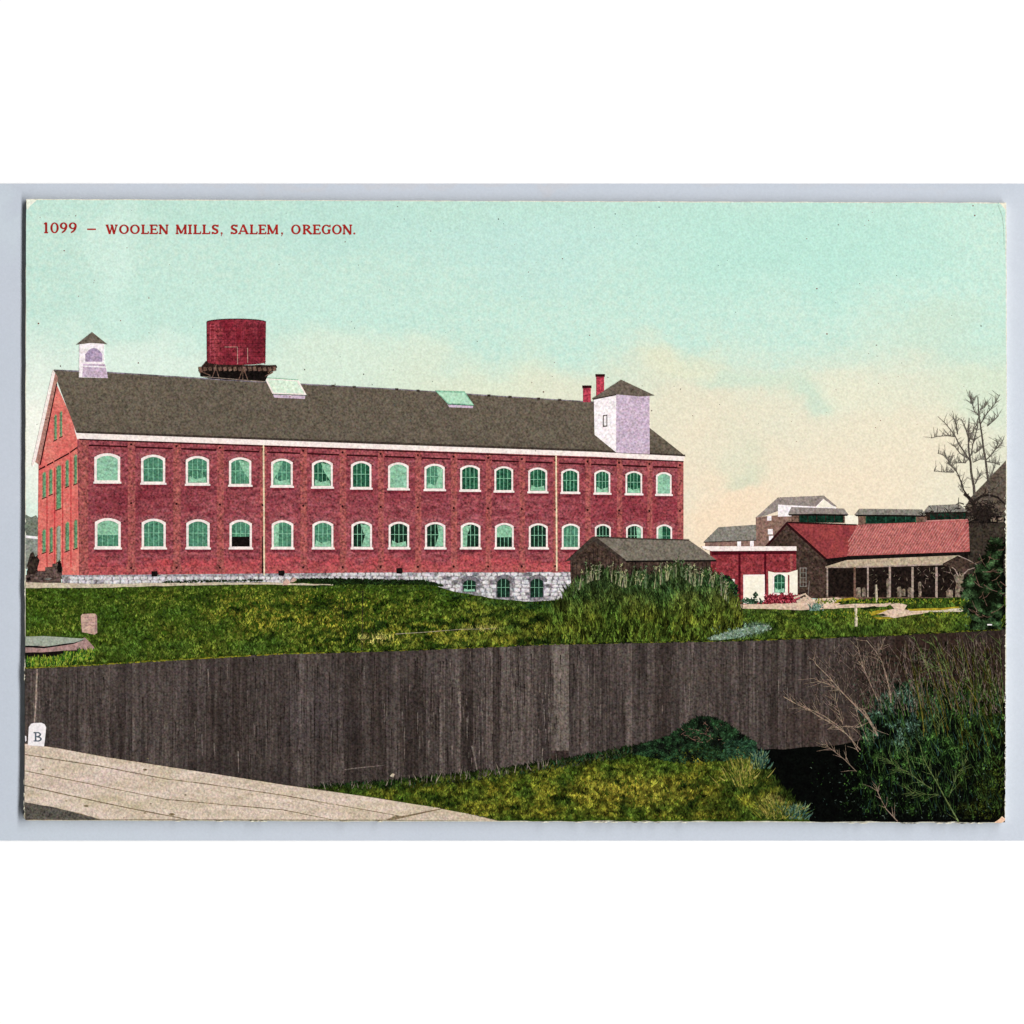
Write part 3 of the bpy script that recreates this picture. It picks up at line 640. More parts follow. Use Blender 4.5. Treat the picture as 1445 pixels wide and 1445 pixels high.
for k, (a, b, y) in enumerate([(36.5, 86, 822.5), (36.5, 87, 817), (50, 87.5, 811.5), (64, 88, 806), (74, 87, 801)]):
    P('step', rough_edge([(a, y-5.6), (b, y-5.8), (b+.6, y), (a, y)], 8, .7), 10.8+.4*k, ink('step_stone', '#6d5b54', '#3c2f2b', sx=9, sy=3, con=2.8, grain=.3) if not k else bpy.data.materials['step_stone'], st)
P('hollow', rough_edge([(38, 815), (43, 814), (43.5, 818.5), (38, 819)], 3, .5), 13, M['black'], st)
fg = thing('dark_figure', 'small dark upright shape standing before the gable door', 'figure', 84, 808)
P('silhouette', rough_edge([(80.5, 808), (81.5, 794), (84, 789), (86.4, 795), (87.4, 808)], 3, .6), 13.4, M['black'], fg)

# ================================================================== buildings at the right
gh = thing('grey_house', 'low grey-roofed house far behind the flat red annex', 'house', 1030, 775)
P('wall', [(995, 762), (1067, 760), (1067, 776), (995, 776)], 3, M['far_brown'], gh)
P('roof', [(993, 764.6), (1014, 744), (1067, 740.4), (1067, 762.4), (1030, 764)], 4.6, M['far_grey'], gh)
for x in (1043, 1061): MB().rect(x-2.6, 762, x+2.6, 772, 4.2).build('post', M['white_paint'], gh)
MB().poly([(993, 764.4), (1067, 761.8), (1067, 763), (993, 766)], 5).build('eaves', M['roof_edge'], gh)
fb = thing('far_building', 'tall brown and white gabled building behind the red roofs', 'building', 1120, 775)
P('side_wall', [(1066.6, 729.6), (1113, 726), (1130, 730), (1130, 776), (1067.4, 776)], 5.4, M['far_brown'], fb)
P('upper_wall', [(1098, 704), (1162, 703), (1180, 716), (1180, 727), (1098, 729)], 5.8, M['white_paint'], fb)
P('roof', [(1066, 731), (1098, 702), (1162.6, 699.4), (1181.4, 714.8), (1176, 714.4), (1162, 704), (1151, 715), (1098, 712), (1098, 721), (1082, 727)], 6.6, M['far_roof'], fb)
for x, y, r in ((1085.5, 731, 3), (1087, 750, 3.4), (1088, 759, 3)): MB().rect(x-r, y-r, x+r, y+r*1.2, 6.4).build('window', M['white_paint'], fb)
P('white_gable', [(1151, 716), (1162.6, 704.6), (1177, 716)], 6.2, M['cream'], fb)

ba = thing('red_roofed_barn', 'long dark wooden barn with red roof and open lean-to porch at right', 'barn', 1240, 845)
gwall = P('gable_wall', rough_edge([(1081.5, 770.5), (1110, 740), (1167, 789), (1168, 844), (1122, 844), (1122, 772)], 14, .5), 9, M['shed_wall'], ba)
P('barn_body', [(1165, 784), (1369, 776), (1369, 846), (1165, 846)], 8.6, M['porch_dark'], ba)
P('lower_roof', [(1111, 737.6), (1208.6, 741), (1194, 789), (1165.8, 789)], 11, M['red_roof_dark'], ba)
r2 = P('upper_roof', [(1208, 740.8), (1250, 738.6), (1306, 736.6), (1320, 734.6), (1366.4, 733.6), (1368.6, 778.4), (1194.6, 784.6)], 11.2, M['red_roof'], ba)
mb = MB()
for k in range(46):
    a = 1212+k*3.9
    for (xa, ya, xb, yb) in [(a, 740-(a-1208)*.035, a-26, 784)]:
        t1 = 1.0
        if xb < 1196: t1 = (xa-1197)/(26)
        if xa > 1366: continue
        mb.ribbon([(xa, ya+1), (lerp(xa, xb, t1), lerp(ya, yb-(xb-1194)*.03, t1)-1)], 1.2, 1.2, 12.0, 11)
for k in range(5):
    a = 1369+k*4; mb.ribbon([(1367.4, lerp(738, 784, (a-1366)/26)), (a-26, 778)], 1.2, 1.2, 12, 11)
mb.build('roof_seams', M['red_ridge'], r2, kind='stuff')
MB().ribbon([(1307, 735.6), (1340, 734), (1366, 733)], 2.6, 2.6, 13, 9).build('ridge', M['red_ridge'], r2)
MB().poly([(1111, 736), (1209, 740), (1209, 741.6), (1111, 738.4)], 12.4).build('ridge', M['iron'], ba)
MB().poly([(1080, 770.4), (1110, 736.6), (1167, 788.4), (1163.6, 789.6), (1110, 741), (1083.5, 771)], 12.2).build('verge', M['iron'], ba)
MB().poly([(1165, 788.6), (1194.5, 785.4), (1369, 778.4), (1369, 783), (1194.5, 791), (1165, 792)], 12).build('eaves', M['black'], ba)
for k, (pts, wall, win, post) in enumerate([
    ([(1112, 725.6), (1117, 715.6), (1191, 717.8), (1197.4, 726), (1150, 725)], [(1117, 724), (1192, 725), (1192, 738), (1117, 737)], (1127.5, 1190, 726, 737.4), 'roof1'),
    ([(1206, 726.4), (1213, 718), (1301.6, 719), (1306.6, 727.4), (1260, 726.4)], [(1211, 726), (1308, 727), (1308, 738), (1211, 741)], (1222, 1292, 728, 738.6), 'roof2'),
    ([(1303, 723), (1311, 713.4), (1354, 711.6), (1366, 722), (1340, 722.6)], [(1308, 722), (1366, 721), (1366, 735), (1308, 736)], (1312, 1364, 723, 733), 'roof3')]):
    f = P('roof_monitor', wall, 9.6, M['timber_brown'] if k < 2 else M['timber_dark'], ba)
    P('monitor_roof', pts, 12.8, M['far_roof'] if k == 0 else M['far_grey'], f)
    MB().poly([pts[0], pts[-1], pts[3], (pts[3][0]-2, pts[3][1]+2), (pts[0][0]+2, pts[0][1]+2)], 12.4).build('monitor_eaves', M['black'], f)
    mb = MB().rect(*win[:1], win[2], win[1], win[3], 10.6); mb.build('monitor_window', M['monitor_green'], f)
    for x in [lerp(win[0], win[1], q/5) for q in range(6)]: MB().rect(x-.5, win[2], x+.5, win[3], 11.2).build('mullion', M['timber_dark'] if k != 1 else M['green_deep'], f)
P('white_gap_board', [(1192, 727), (1210, 727), (1212, 739), (1193, 739.6)], 8.9, M['cream'], ba)
# barn gable window
f = MB().ring([(1128.5, 828), (1128.5, 801), (1138, 801), (1138, 828)], [(1129.6, 826.8), (1129.6, 802), (1137, 802), (1137, 826.8)], 10.6).build('gable_window', M['far_grey'], gwall)
mb = MB(); [mb.rect(1129, y, 1138, y+.7, 10.8) for y in (808, 815, 821)]; mb.rect(1133, 801, 1133.6, 828, 10.9); mb.build('glazing_bars', M['far_grey'], f)
MB().ribbon([(1142, 820), (1140, 842)], .8, .8, 10.6, 9).build('leaning_pole', M['far_grey'], ba)
# porch
P('porch_roof', [(1164.5, 799.6), (1194, 790.4), (1280, 786.6), (1352.6, 783.6), (1330, 795.4), (1206, 799.6)], 13, M['porch_roof'], ba)
MB().poly([(1164.5, 799.6), (1206, 799.6), (1330, 795.4), (1330, 797.4), (1206, 801.4), (1165, 801.4)], 13.6).build('porch_fascia', M['timber_pale'], ba)
P('porch_end', [(1330, 797), (1353, 784), (1368, 792), (1368, 812)], 12.6, M['shed_wall'], ba)
for x, wd, y1 in ((1167.4, 2.2, 842), (1206, 3, 848), (1224.6, 2.4, 843), (1255.6, 3, 843), (1287.6, 3, 844), (1321.4, 3.2, 844)):
    MB().rect(x-wd/2, 800, x+wd/2, y1, 14).build('porch_post', M['timber_pale'] if x != 1206 else M['timber_brown'], ba)
P('porch_floor', [(1166, 842), (1360, 843.4), (1345, 846.6), (1200, 846), (1166, 845)], 13.2, M['timber_brown'], ba)
bi = 0
for x, y0, y1, wd, lab, cat in ((1211.5, 829, 843, 7, 'short grey barrel between the second and third porch posts', 'barrel'), (1219, 829, 842, 5, 'thin pale keg beside the third porch post', 'keg'),
        (1253.6, 816, 843, 5, 'tall rough post leaning at the fourth porch post', 'post'), (1269, 828, 842, 6, 'pale round keg in the shade between fourth and fifth posts', 'keg'),
        (1275, 831, 841, 5, 'small grey box right of the pale round keg', 'box'), (1284, 829, 842, 6, 'brownish bundle left of the fifth porch post', 'bundle'), (1340, 832, 843, 9, 'low pale heap in front of the tall stump', 'heap'), (1298, 821, 842, 4, 'slim grey stake right of the fifth porch post', 'stake')):
    t = thing(cat.replace(' ', '_'), lab, cat, x, y1)
    P('body', rough_edge([(x-wd/2, y1), (x-wd/2-.4, y0+2), (x-wd/4, y0), (x+wd/3, y0), (x+wd/2, y0+3), (x+wd/2, y1)], 5, .5), 13.0, M['stump'], t)
mb = MB()
for k in range(60):
    x = RND.uniform(1226, 1362); y = RND.uniform(802, 840); a = RND.uniform(0, 3.14); q = RND.uniform(1.5, 6 if x < 1300 else 11)
    mb.ribbon([(x, y), (x+q*math.cos(a), y-q*math.sin(a))], RND.uniform(.5, 1.3), .4, 12.8, 12)
mb.build('stacked_branches', M['stump'], tag(thing('brush_pile', 'tangle of pale dry branches under the open porch', 'brush', 1320, 842), 'tangle of pale dry branches under the open porch', 'brush'), kind='stuff')
t = thing('tree_stump', 'tall pale broken tree trunk standing at the right end of the porch', 'stump', 1354, 844)
P('trunk', rough_edge([(1347, 844), (1349, 822), (1345, 812), (1349, 810), (1352, 816), (1354, 806), (1357, 813), (1361, 808), (1359, 820), (1360, 844)], 4, .7), 15, M['stump'], t)
mb = MB(); mb.ribbon([(1353, 815), (1348, 804), (1343, 800)], 1.6, .7, 15.4, 14); mb.ribbon([(1358, 812), (1366, 804), (1382, 799), (1394, 801)], 1.8, .8, 15.6, 14); mb.ribbon([(1352, 784), (1366, 790), (1384, 800)], 1.4, .8, 15.2, 14); mb.build('limb', M['timber_pale'], t)

an = thing('brick_annex', 'flat-roofed dark red brick annex with white door between shed and barn', 'building', 1065, 852)
P('wall', [(1002, 776), (1123.4, 776), (1124, 850), (1124, 853), (1004, 853)], 12.8, M['annex'], an)
P('cornice', [(990, 770.8), (1123.8, 771), (1124, 777), (1004, 777.6), (992, 774)], 14.6, M['white_trim'], an)
P('cornice_shadow', [(1003, 777.6), (1123, 777), (1123, 781.6), (1005, 783)], 13.8, M['annex_pier'], an)
for x in (1043.5, 1079.8, 1116.6): MB().rect(x-1.6, 781, x+1.6, 850 if x < 1110 else 806, 13.8).build('pier', M['annex_pier'] if x < 1110 else M['brick_pier'], an)
dr = P('door', [(1050, 812.6), (1078, 812), (1078.4, 848), (1050.6, 852)], 15, M['cream'], an)
MB().ring([(1049, 852), (1048.6, 811), (1079, 810.6), (1079.4, 849)], [(1050.4, 850.6), (1050.4, 812.8), (1077.6, 812.4), (1078, 847.4)], 15.8, 13).build('door_frame', M['white_trim'], dr)
wp = P('whitewashed_panel', [(1084, 806), (1093, 808), (1112, 808), (1125.4, 804), (1125.4, 839.5), (1084.5, 840)], 14.2, M['cream'], an)
P('panel_shade', [(1111.8, 811), (1114, 812), (1114, 838), (1111.8, 838)], 15.6, M['annex'], wp)
window(an, 1089.6, 1110.6, 808, 838.5, 'dB', l=14.6, fr=2.0)
P('corner_trim', [(1030, 817), (1036.6, 817), (1039, 852), (1036, 852), (1034, 836)], 14.6, M['white_trim'], an)
rb = thing('red_bush', 'low dark red flowering bush below the annex window', 'bush', 1104, 853)
mb = MB(True)
for k in range(650):
    x = RND.uniform(1079, 1127); y = RND.uniform(840+2*math.sin(x*.5), 854)
    mb.col = mul(lin(RND.choice(['#8e2432', '#b04652', '#c8606a', '#4a1018', '#70202c', '#2a0c10'])), RND.uniform(.7, 1.1)); mb.blade(x, y, RND.uniform(-3, 3), -RND.uniform(.5, 4), 1.9, 17+RND.random()*2)
mb.build('foliage', M['veg'], rb, kind='stuff')
MB().ribbon([(1095, 854), (1095, 838)], 1.6, 1.2, 18.4, 14).build('stem', M['iron'], rb)
gbush = thing('bush', 'small green bush in front of the white annex door', 'bush', 1062, 853)
mb = MB(True)
for k in range(150):
    x = RND.gauss(1060, 8); y = RND.uniform(838, 853) if abs(x-1067) < 4 else RND.uniform(846, 853)
    mb.col = mul(lin(RND.choice(['#2c4630', '#1a2c20', '#4a6a50', '#101a14'])), 1); mb.blade(x, y, RND.uniform(-3, 3), -RND.uniform(1, 4), 1.8, 18+RND.random()*2)
mb.build('leaves', M['veg'], gbush, kind='stuff')

# dark house at the right edge
dh = thing('dark_house', 'dark brown house with steep roof cut by the right edge behind the bare tree', 'house', 1395, 845)
P('wall', [(1366, 734), (1419.4, 716), (1419, 900), (1366, 860)], 9.4, M['dark_house_wall'], dh)
P('roof', [(1362, 716), (1370, 702), (1394, 677), (1419.6, 650), (1419.6, 734), (1362, 736)], 10.2, M['dark_house'], dh)
MB().poly([(1370, 735), (1392, 724), (1419.4, 730), (1419.4, 738), (1366, 738)], 12.2).build('eaves', M['black'], dh)
for x, y in ((1402, 733), (1412, 734)): P('dormer_board', [(x-4, y-3), (x+4, y-4), (x+4, y+3), (x-4, y+3)], 12.8, M['stump'], dh)

# shed in front of the mill
sh = thing('wooden_shed', 'dark wooden shed with low grey roof standing in tall weeds before the mill', 'shed', 905, 840)
P('gable_wall', rough_edge([(805, 789), (838, 761), (882, 791), (882, 850), (806, 850)], 10, .5), 18, M['shed_wall'], sh)
P('side_wall', [(880, 789), (1003, 789), (1004, 850), (880, 850)], 17.6, M['shed_wall'], sh)
P('roof', rough_edge([(837.6, 757.6), (905, 760.6), (972, 762), (1011.4, 790.6), (882, 791.6)], 20, .5), 20.4, M['shed_roof'], sh)
MB().poly([(797.6, 792.4), (836, 757.4), (840, 757), (883, 790), (882, 792.6), (838, 763.6), (806, 790.6)], 21).build('verge_board', M['roof_edge'], sh)
MB().poly([(838, 757), (905, 759.6), (973, 761.2), (972, 763), (905, 761.4), (838, 759)], 21.3).build('ridge_board', M['roof_edge'], sh)
MB().poly([(882, 791), (1011, 790), (1010, 792.4), (883, 793.6)], 21.4).build('eaves', M['black'], sh)
mb = MB()
for k in range(34):
    x = 808+k*5.9
    if x > 1000: break
    mb.rect(x-.3, 794 if x > 883 else 790-min(x-806, 882-x)*.55+4, x+.4, 848, 18.6, 17)
mb.build('board_joints', M['black'], sh, kind='stuff')

# ================================================================== GRASS BANK between mill and fence
FT = ([34, 130, 230, 400, 560, 780, 1050, 1230, 1420], [942.5, 938, 931.6, 922, 917.6, 908.6, 903.4, 897, 887.4])   # top edge of the fence
def fence_top(x): return table(*FT, x)
BT = ([34, 88, 380, 400, 420, 600, 640, 700, 745, 800, 1000, 1030, 1140, 1180, 1230, 1420], [825, 825.5, 821.5, 824, 819, 823, 834, 845, 849, 846, 846, 855, 857, 848, 845, 842])
def bank_top(x): return table(*BT, x)
xs = [36.6] + list(range(50, 1411, 10)) + [1419]
bank_pts = [(x, bank_top(x) + RND.uniform(-.7, .7)) for x in xs] + [(x, fence_top(x) + 4) for x in xs[::-1]]
bank = P('grass_bank', bank_pts, 15.4, M['bank_base'], kind='structure')
G = {k: lin(v) for k, v in dict(green='#40581f', mid='#486022', olive='#636a24', yellow='#88802c', straw='#b0a660', dark='#1a280c', black='#0a1006', teal='#33564a', tealp='#8aa898', deep='#1d3a1c').items()}
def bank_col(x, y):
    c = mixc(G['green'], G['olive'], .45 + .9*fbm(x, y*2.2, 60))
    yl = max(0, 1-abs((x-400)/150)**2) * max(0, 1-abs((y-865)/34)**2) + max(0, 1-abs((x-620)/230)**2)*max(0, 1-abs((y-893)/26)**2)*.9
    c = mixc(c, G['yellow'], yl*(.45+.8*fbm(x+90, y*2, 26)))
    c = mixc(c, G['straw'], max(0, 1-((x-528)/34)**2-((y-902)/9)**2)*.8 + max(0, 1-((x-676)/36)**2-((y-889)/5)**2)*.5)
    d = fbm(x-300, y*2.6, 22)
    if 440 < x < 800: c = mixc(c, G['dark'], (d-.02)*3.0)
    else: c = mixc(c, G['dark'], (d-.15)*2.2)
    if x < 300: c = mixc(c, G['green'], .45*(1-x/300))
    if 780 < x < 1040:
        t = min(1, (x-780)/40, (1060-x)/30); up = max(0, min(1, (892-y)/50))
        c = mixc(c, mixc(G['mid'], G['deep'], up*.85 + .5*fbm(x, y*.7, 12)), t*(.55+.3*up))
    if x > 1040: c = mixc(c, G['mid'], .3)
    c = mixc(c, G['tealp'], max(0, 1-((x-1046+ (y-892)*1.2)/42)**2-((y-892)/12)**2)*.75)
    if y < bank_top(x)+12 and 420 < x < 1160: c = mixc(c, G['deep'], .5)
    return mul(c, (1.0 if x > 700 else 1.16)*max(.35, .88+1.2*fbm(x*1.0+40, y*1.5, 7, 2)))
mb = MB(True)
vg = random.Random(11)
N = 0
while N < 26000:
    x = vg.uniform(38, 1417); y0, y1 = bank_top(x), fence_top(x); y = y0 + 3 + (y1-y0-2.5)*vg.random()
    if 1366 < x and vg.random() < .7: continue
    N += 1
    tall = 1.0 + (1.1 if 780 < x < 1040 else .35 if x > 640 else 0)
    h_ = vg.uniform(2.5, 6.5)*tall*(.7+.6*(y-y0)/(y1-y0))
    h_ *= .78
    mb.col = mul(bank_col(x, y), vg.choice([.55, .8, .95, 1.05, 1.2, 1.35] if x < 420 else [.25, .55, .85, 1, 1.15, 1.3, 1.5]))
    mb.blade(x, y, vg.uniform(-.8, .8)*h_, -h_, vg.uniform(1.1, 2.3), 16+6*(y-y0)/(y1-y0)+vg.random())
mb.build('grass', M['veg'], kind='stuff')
tag(bpy.data.objects['grass'], 'rough green and olive grass covering the bank below the mill', 'grass')
# yellow-green lip where the grass meets the fence top
mb = MB(True)
for i in range(1400):
    x = vg.uniform(37, 1410); y = fence_top(x)+.6
    mb.col = mul(lin(vg.choice(['#76741f', '#5c661b', '#8a8228', '#3b4a14'] if x < 460 else ['#263410', '#4c5a1a', '#6a6a20', '#10180a', '#0a0f06'])), 1)
    mb.blade(x, y, vg.uniform(-8, 8), vg.uniform(-.9, .1), 1.5, 33.5+vg.random())
t = mb.build('grass_lip', M['veg'], kind='stuff'); tag(t, 'thin yellowish edge of grass along the top of the board fence', 'grass')
# shadow strip at the foot of the wall, painted as dark green blades
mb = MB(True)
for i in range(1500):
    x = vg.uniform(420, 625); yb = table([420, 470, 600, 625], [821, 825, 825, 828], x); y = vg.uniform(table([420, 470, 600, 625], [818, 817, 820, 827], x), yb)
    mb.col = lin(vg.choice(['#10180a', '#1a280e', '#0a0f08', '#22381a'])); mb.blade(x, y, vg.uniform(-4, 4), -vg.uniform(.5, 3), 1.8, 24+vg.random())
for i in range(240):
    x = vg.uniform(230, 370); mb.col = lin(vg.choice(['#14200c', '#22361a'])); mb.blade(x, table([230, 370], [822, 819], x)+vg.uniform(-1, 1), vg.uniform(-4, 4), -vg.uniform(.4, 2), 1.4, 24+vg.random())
t = mb.build('wall_foot_shadow', M['veg'], kind='stuff'); tag(t, 'dark blades painting the shadow along the foot of the white stone foundation', 'plants')

# path, stones, slab, marker on the bank
P('path', rough_edge([(36.6, 821.6), (88, 822.6), (130, 824), (260, 822.5), (378, 821.5), (400, 822.6), (470, 824.5), (470, 826), (400, 825.4), (378, 824.6), (260, 826), (130, 829.6), (36.6, 829.6)], 14, .5), 22.6, M['path_pale'], kind='structure')
for a, b, c, d, lab in ((399, 409, 816.5, 826.5, 'pinkish boulder left of the pair beside the first downspout'), (409.5, 419, 814.5, 822, 'smaller pale boulder right of the pair beside the first downspout')):
    t = thing('boulder', lab, 'boulder', (a+b)/2, d, 10); t['group'] = 'boulders by the first downspout'
    P('rock', rough_edge([(a, d), (a+1, c+4), ((a+b)/2, c), (b-1, c+2), (b, d-4), ((a+b)/2+1, d-1)], 3, .8), 25, M['marker_stone'], t)
t = thing('stone_marker', 'short square pinkish stone block standing alone in the grass at left', 'stone', 125, 895, 10)
P('block', rough_edge([(114.4, 869), (116.6, 866.4), (134.6, 866), (136.6, 892), (134, 895.4), (116, 892)], 5, .5), 25.4, M['marker_stone'], t)
P('shaded_side', [(134.6, 866), (137, 869), (137.4, 893), (134, 895)], 25.9, M['slab_side'], t)
mb = MB(); [mb.rect(118, y, 133, y+.7, 25.8, 25) for y in (871, 874.5, 878, 882)]; mb.build('inscription_lines', M['slab_side'], t)
t = thing('stone_slab', 'wide flat grey-topped slab with pink broken edge in the grass at far left', 'slab', 84, 924, 10)
P('underside', rough_edge([(36, 910), (120, 908), (130, 916), (124, 921), (108, 919), (90, 921), (76, 928), (56, 931), (36, 930)], 7, 1.1), 25, M['black'], t)
P('rim', rough_edge([(36, 912), (80, 912), (104, 906), (120, 899.4), (133.4, 914), (130, 919.4), (108, 917.4), (80, 919), (36, 921)], 9, .6), 26, M['slab_side'], t)
P('top_face', rough_edge([(36, 898), (62, 897.4), (100, 900), (121, 901.4), (112, 906), (90, 908.4), (66, 912), (36, 911)], 12, .4), 27, M['slab_top'], t)
MB().ribbon([(36, 912), (62, 913.6), (84, 910.6), (104, 907.6), (118, 902.6)], 2.6, 1.6, 28, 26).build('gap', M['black'], t)
mb = MB(True)
for i in range(900):
    x = vg.uniform(37, 132); y = vg.uniform(923, fence_top(x)-1) if x > 90 else vg.uniform(930, 941)
    if x > 110: y = vg.uniform(919, 934)
    mb.col = mul(lin(vg.choice(['#43701c', '#7a8a2a', '#1c3010', '#2c5020', '#8a9a3a'])), 1); mb.blade(x, y, vg.uniform(-2, 2), -vg.uniform(3, 8), 1.6, 29+vg.random())
t = mb.build('grass_tuft', M['veg'], kind='stuff'); tag(t, 'bright grass growing in front of the flat stone slab at far left', 'grass')

# thin posts, wires and straws standing on the bank
def pole(x0, y0, x1, y1, w0, m, lab, cat='pole', nm='thin_pole', l=30, extra=()):
    t = thing(nm, lab, cat, x0, y0, 10); MB().ribbon([(x0, y0), ((x0+x1)/2+.2, (y0+y1)/2), (x1, y1)], w0, w0*.7, l, 16).build('shaft', M[m], t)
    for a, b in extra: MB().ribbon([a, b], w0*.6, w0*.5, l+.3, 16).build('arm', M[m], t)
pole(510.4, 920, 512, 834, 1.9, 'dark_house_wall', 'tall thin black pole with short crossbar standing on the bank left of centre', extra=(((505, 835.4), (514, 835)),))
pole(482.6, 878, 484, 846, 1.0, 'dark_house_wall', 'short thin black pole left of the tall one on the bank', extra=(((464, 858), (496, 858.6)),))
pole(841, 910, 838.6, 862, 1.2, 'dark_house_wall', 'thin dark stake at the fence below the left side of the weeds')
pole(1208, 884, 1207, 852, 6, 'path_pale', 'pale stubby fence post standing before the dirt path at right', 'post', 'wooden_post', l=31)
pole(1236.6, 850, 1236, 825, 4, 'path_pale', 'white slim post in front of the porch', 'post', 'wooden_post', l=31)
t = thing('fallen_straw', 'long pale stalk lying across the grass below the white foundation', 'stalk', 590, 893, 10)
MB().ribbon([(558, 894.6), (600, 892), (650, 888), (700, 887)], .9, .5, 30, 22).build('stalk', M['path_pale'], t)

# tall weeds in front of the shed
t = thing('weed_clump', 'tall dense green weeds hiding the foot of the wooden shed', 'weeds', 910, 905, 10)
mb = MB(True)
WT = ([770, 806, 822, 838, 860, 880, 900, 918, 940, 960, 980, 1000, 1012, 1030, 1062], [872, 832, 815, 806, 808, 818, 812, 822, 808, 800, 816, 812, 822, 842, 880])
for i in range(11000):
    x = vg.uniform(770, 1050)
    if vg.random() > min(1, (x-768)/46, (1050-x)/30): continue
    yt = table(*WT, x)+6*fbm(x, 3, 9); q = vg.random(); y = yt + 16*q + (905-yt-10)*q*vg.random() + 4
    y = min(y, fence_top(x)-1)
    hh = vg.uniform(5, 16)*(1.2 if q < .3 else .9)
    up = max(0, min(1, (875-y)/45))
    c = mixc(mixc(G['mid'], G['olive'], .5+.8*fbm(x, y, 20)), mixc(G['deep'], G['teal'], .15+.35*vg.random()), up*.65)
    mb.col = mul(c, .72*max(.3, .9+1.6*fbm(x*1.3, y*.8, 8, 2))*vg.choice([.15, .4, .75, 1, 1.25, 1.9]))
    mb.blade(x, y, vg.gauss(0, .28)*hh, -hh, vg.uniform(1.2, 2.6), 24+8*min(1, (y-yt)/90)+vg.random())
mb.build('leaves', M['veg'], t, kind='stuff')
mb = MB(True)
for i in range(85):                                   # seed heads and dry stalks rising above
    x = vg.uniform(808, 1030); yt = table(*WT, x); hh = vg.uniform(10, 30); tx_ = x+vg.gauss(0, 3)
    mb.col = lin(vg.choice(['#7a7460', '#8a8a6a', '#5a6a4a', '#9a9a70', '#4a5a3a'])); mb.blade(x, yt+12, tx_-x, -hh, 1.2, 33+vg.random())
    for k in range(5): mb.blade(tx_+vg.uniform(-1.6, 1.6), yt+12-hh+vg.uniform(-3, 6), vg.uniform(-2.4, 2.4), -vg.uniform(1, 3), 1.3, 33.5+vg.random())
mb.build('seed_heads', M['veg'], t, kind='stuff')
t = thing('dark_bush', 'dark round bush squeezed between shed and brick annex', 'bush', 1018, 858, 10)
mb = MB(True)
for i in range(2000):
    a = vg.uniform(0, 6.283); r = vg.random()**.5; x = 1018+22*r*math.cos(a); y = 836+24*r*math.sin(a)
    if y < 822 and vg.random() < .3: continue
    mb.col = mul(lin(vg.choice(['#0c1410', '#16261a', '#243a24', '#30502a', '#0a0c0a', '#3d6130'])), 1); a = vg.uniform(0, 6.3); q = vg.uniform(2, 5); mb.blade(x, y, q*math.cos(a), q*math.sin(a), 2.0, 22+vg.random()*2)
mb.build('leaves', M['veg'], t, kind='stuff')

t = thing('pale_plants', 'pale grey-green patch of low plants at the fence top right of the tall weeds', 'plants', 1045, 903, 10)
mb = MB(True)
for i in range(1500):
    u = vg.random(); x = 1004+76*u+vg.gauss(0, 3); y = 903-17*u+vg.uniform(-5, 5)*(1-abs(u-.5))
    if y > fence_top(x)-1: continue
    mb.col = mul(lin(vg.choice(['#8aa090', '#6f8878', '#a3b4a2', '#56705e', '#7c9468'])), vg.uniform(.55, 1.0)); mb.blade(x, y, vg.uniform(-3, 3), -vg.uniform(.5, 4), 1.5, 33+vg.random()*.3)
mb.build('leaves', M['veg'], t, kind='stuff')
# dirt yard at right
P('yard', rough_edge([(1028, 851), (1048, 853), (1124, 851), (1134, 842), (1141, 846), (1180, 843), (1206, 847), (1180, 854), (1206, 852), (1240, 852), (1262, 850), (1250, 856), (1206, 857.4), (1146, 860), (1130, 861), (1040, 858)], 9, .6), 23.4, M['dirt_pink'], kind='structure')
P('dirt_patch', rough_edge([(1256, 853), (1270, 851), (1280, 854), (1276, 860), (1300, 862), (1310, 864), (1290, 867), (1262, 872), (1246, 870), (1232, 864), (1252, 861), (1262, 859)], 7, .8), 24.6, M['dirt_pink'], kind='structure')
P('track', rough_edge([(1300, 861), (1340, 858), (1364, 856), (1372, 860), (1400, 863), (1340, 863.4), (1300, 864)], 9, .5), 24.3, M['path_pale'], kind='structure')
for pts in ([(1226, 864), (1240, 861), (1254, 860), (1240, 866), (1230, 869)], [(1232, 871), (1250, 871), (1262, 872.4), (1240, 874)], [(1280, 859), (1320, 858), (1366, 855.5), (1368, 858), (1310, 861.4), (1284, 862)], [(1182, 846), (1204, 843), (1212, 846), (1196, 850), (1178, 851)]):
    P('straw_patch', rough_edge(pts, 8, .7), 25.2, M['straw'], kind='structure')
for pts in ([(1236, 867), (1246, 866), (1252, 868), (1246, 869.5)], [(1180, 849), (1206, 846), (1320, 845), (1300, 849), (1206, 851), (1186, 852)], [(1214, 858), (1234, 855), (1240, 858), (1220, 861)]):
    P('shaded_ground', rough_edge(pts, 8, .8), 25.6, M['shade_grass'], kind='structure')
t = thing('lumber_pile', 'small heap of pale boards on the dirt between annex and barn', 'lumber', 1138, 850, 10)
for pts in ([(1120, 844), (1136, 838), (1146, 850)], [(1124, 849), (1140, 842), (1150, 849)], [(1118, 852), (1146, 853)]): MB().ribbon(pts, 3, 2, 27, 23).build('board', M['dirt_pink'], t)
mb = MB(True)
for i in range(700):
    x = vg.uniform(1150, 1372); y = vg.uniform(846, 852) if vg.random() < .45 else vg.uniform(864, 872)
    if 1230 < x < 1300 and y > 852: continue
    mb.col = mul(lin(vg.choice(['#3e5c1a', '#6a7a26', '#26400f', '#8a8a2c'])), 1); mb.blade(x, y, vg.uniform(-2.5, 2.5), -vg.uniform(1.5, 4), 1.5, 26+vg.random())
t = mb.build('yard_grass', M['veg'], kind='stuff'); tag(t, 'short bright grass around the dirt yard in front of the porch', 'grass')
t = thing('teal_shrub', 'small bluish shrub at the edge of the dirt yard right of the annex', 'shrub', 1151, 862, 10)
mb = MB(True)
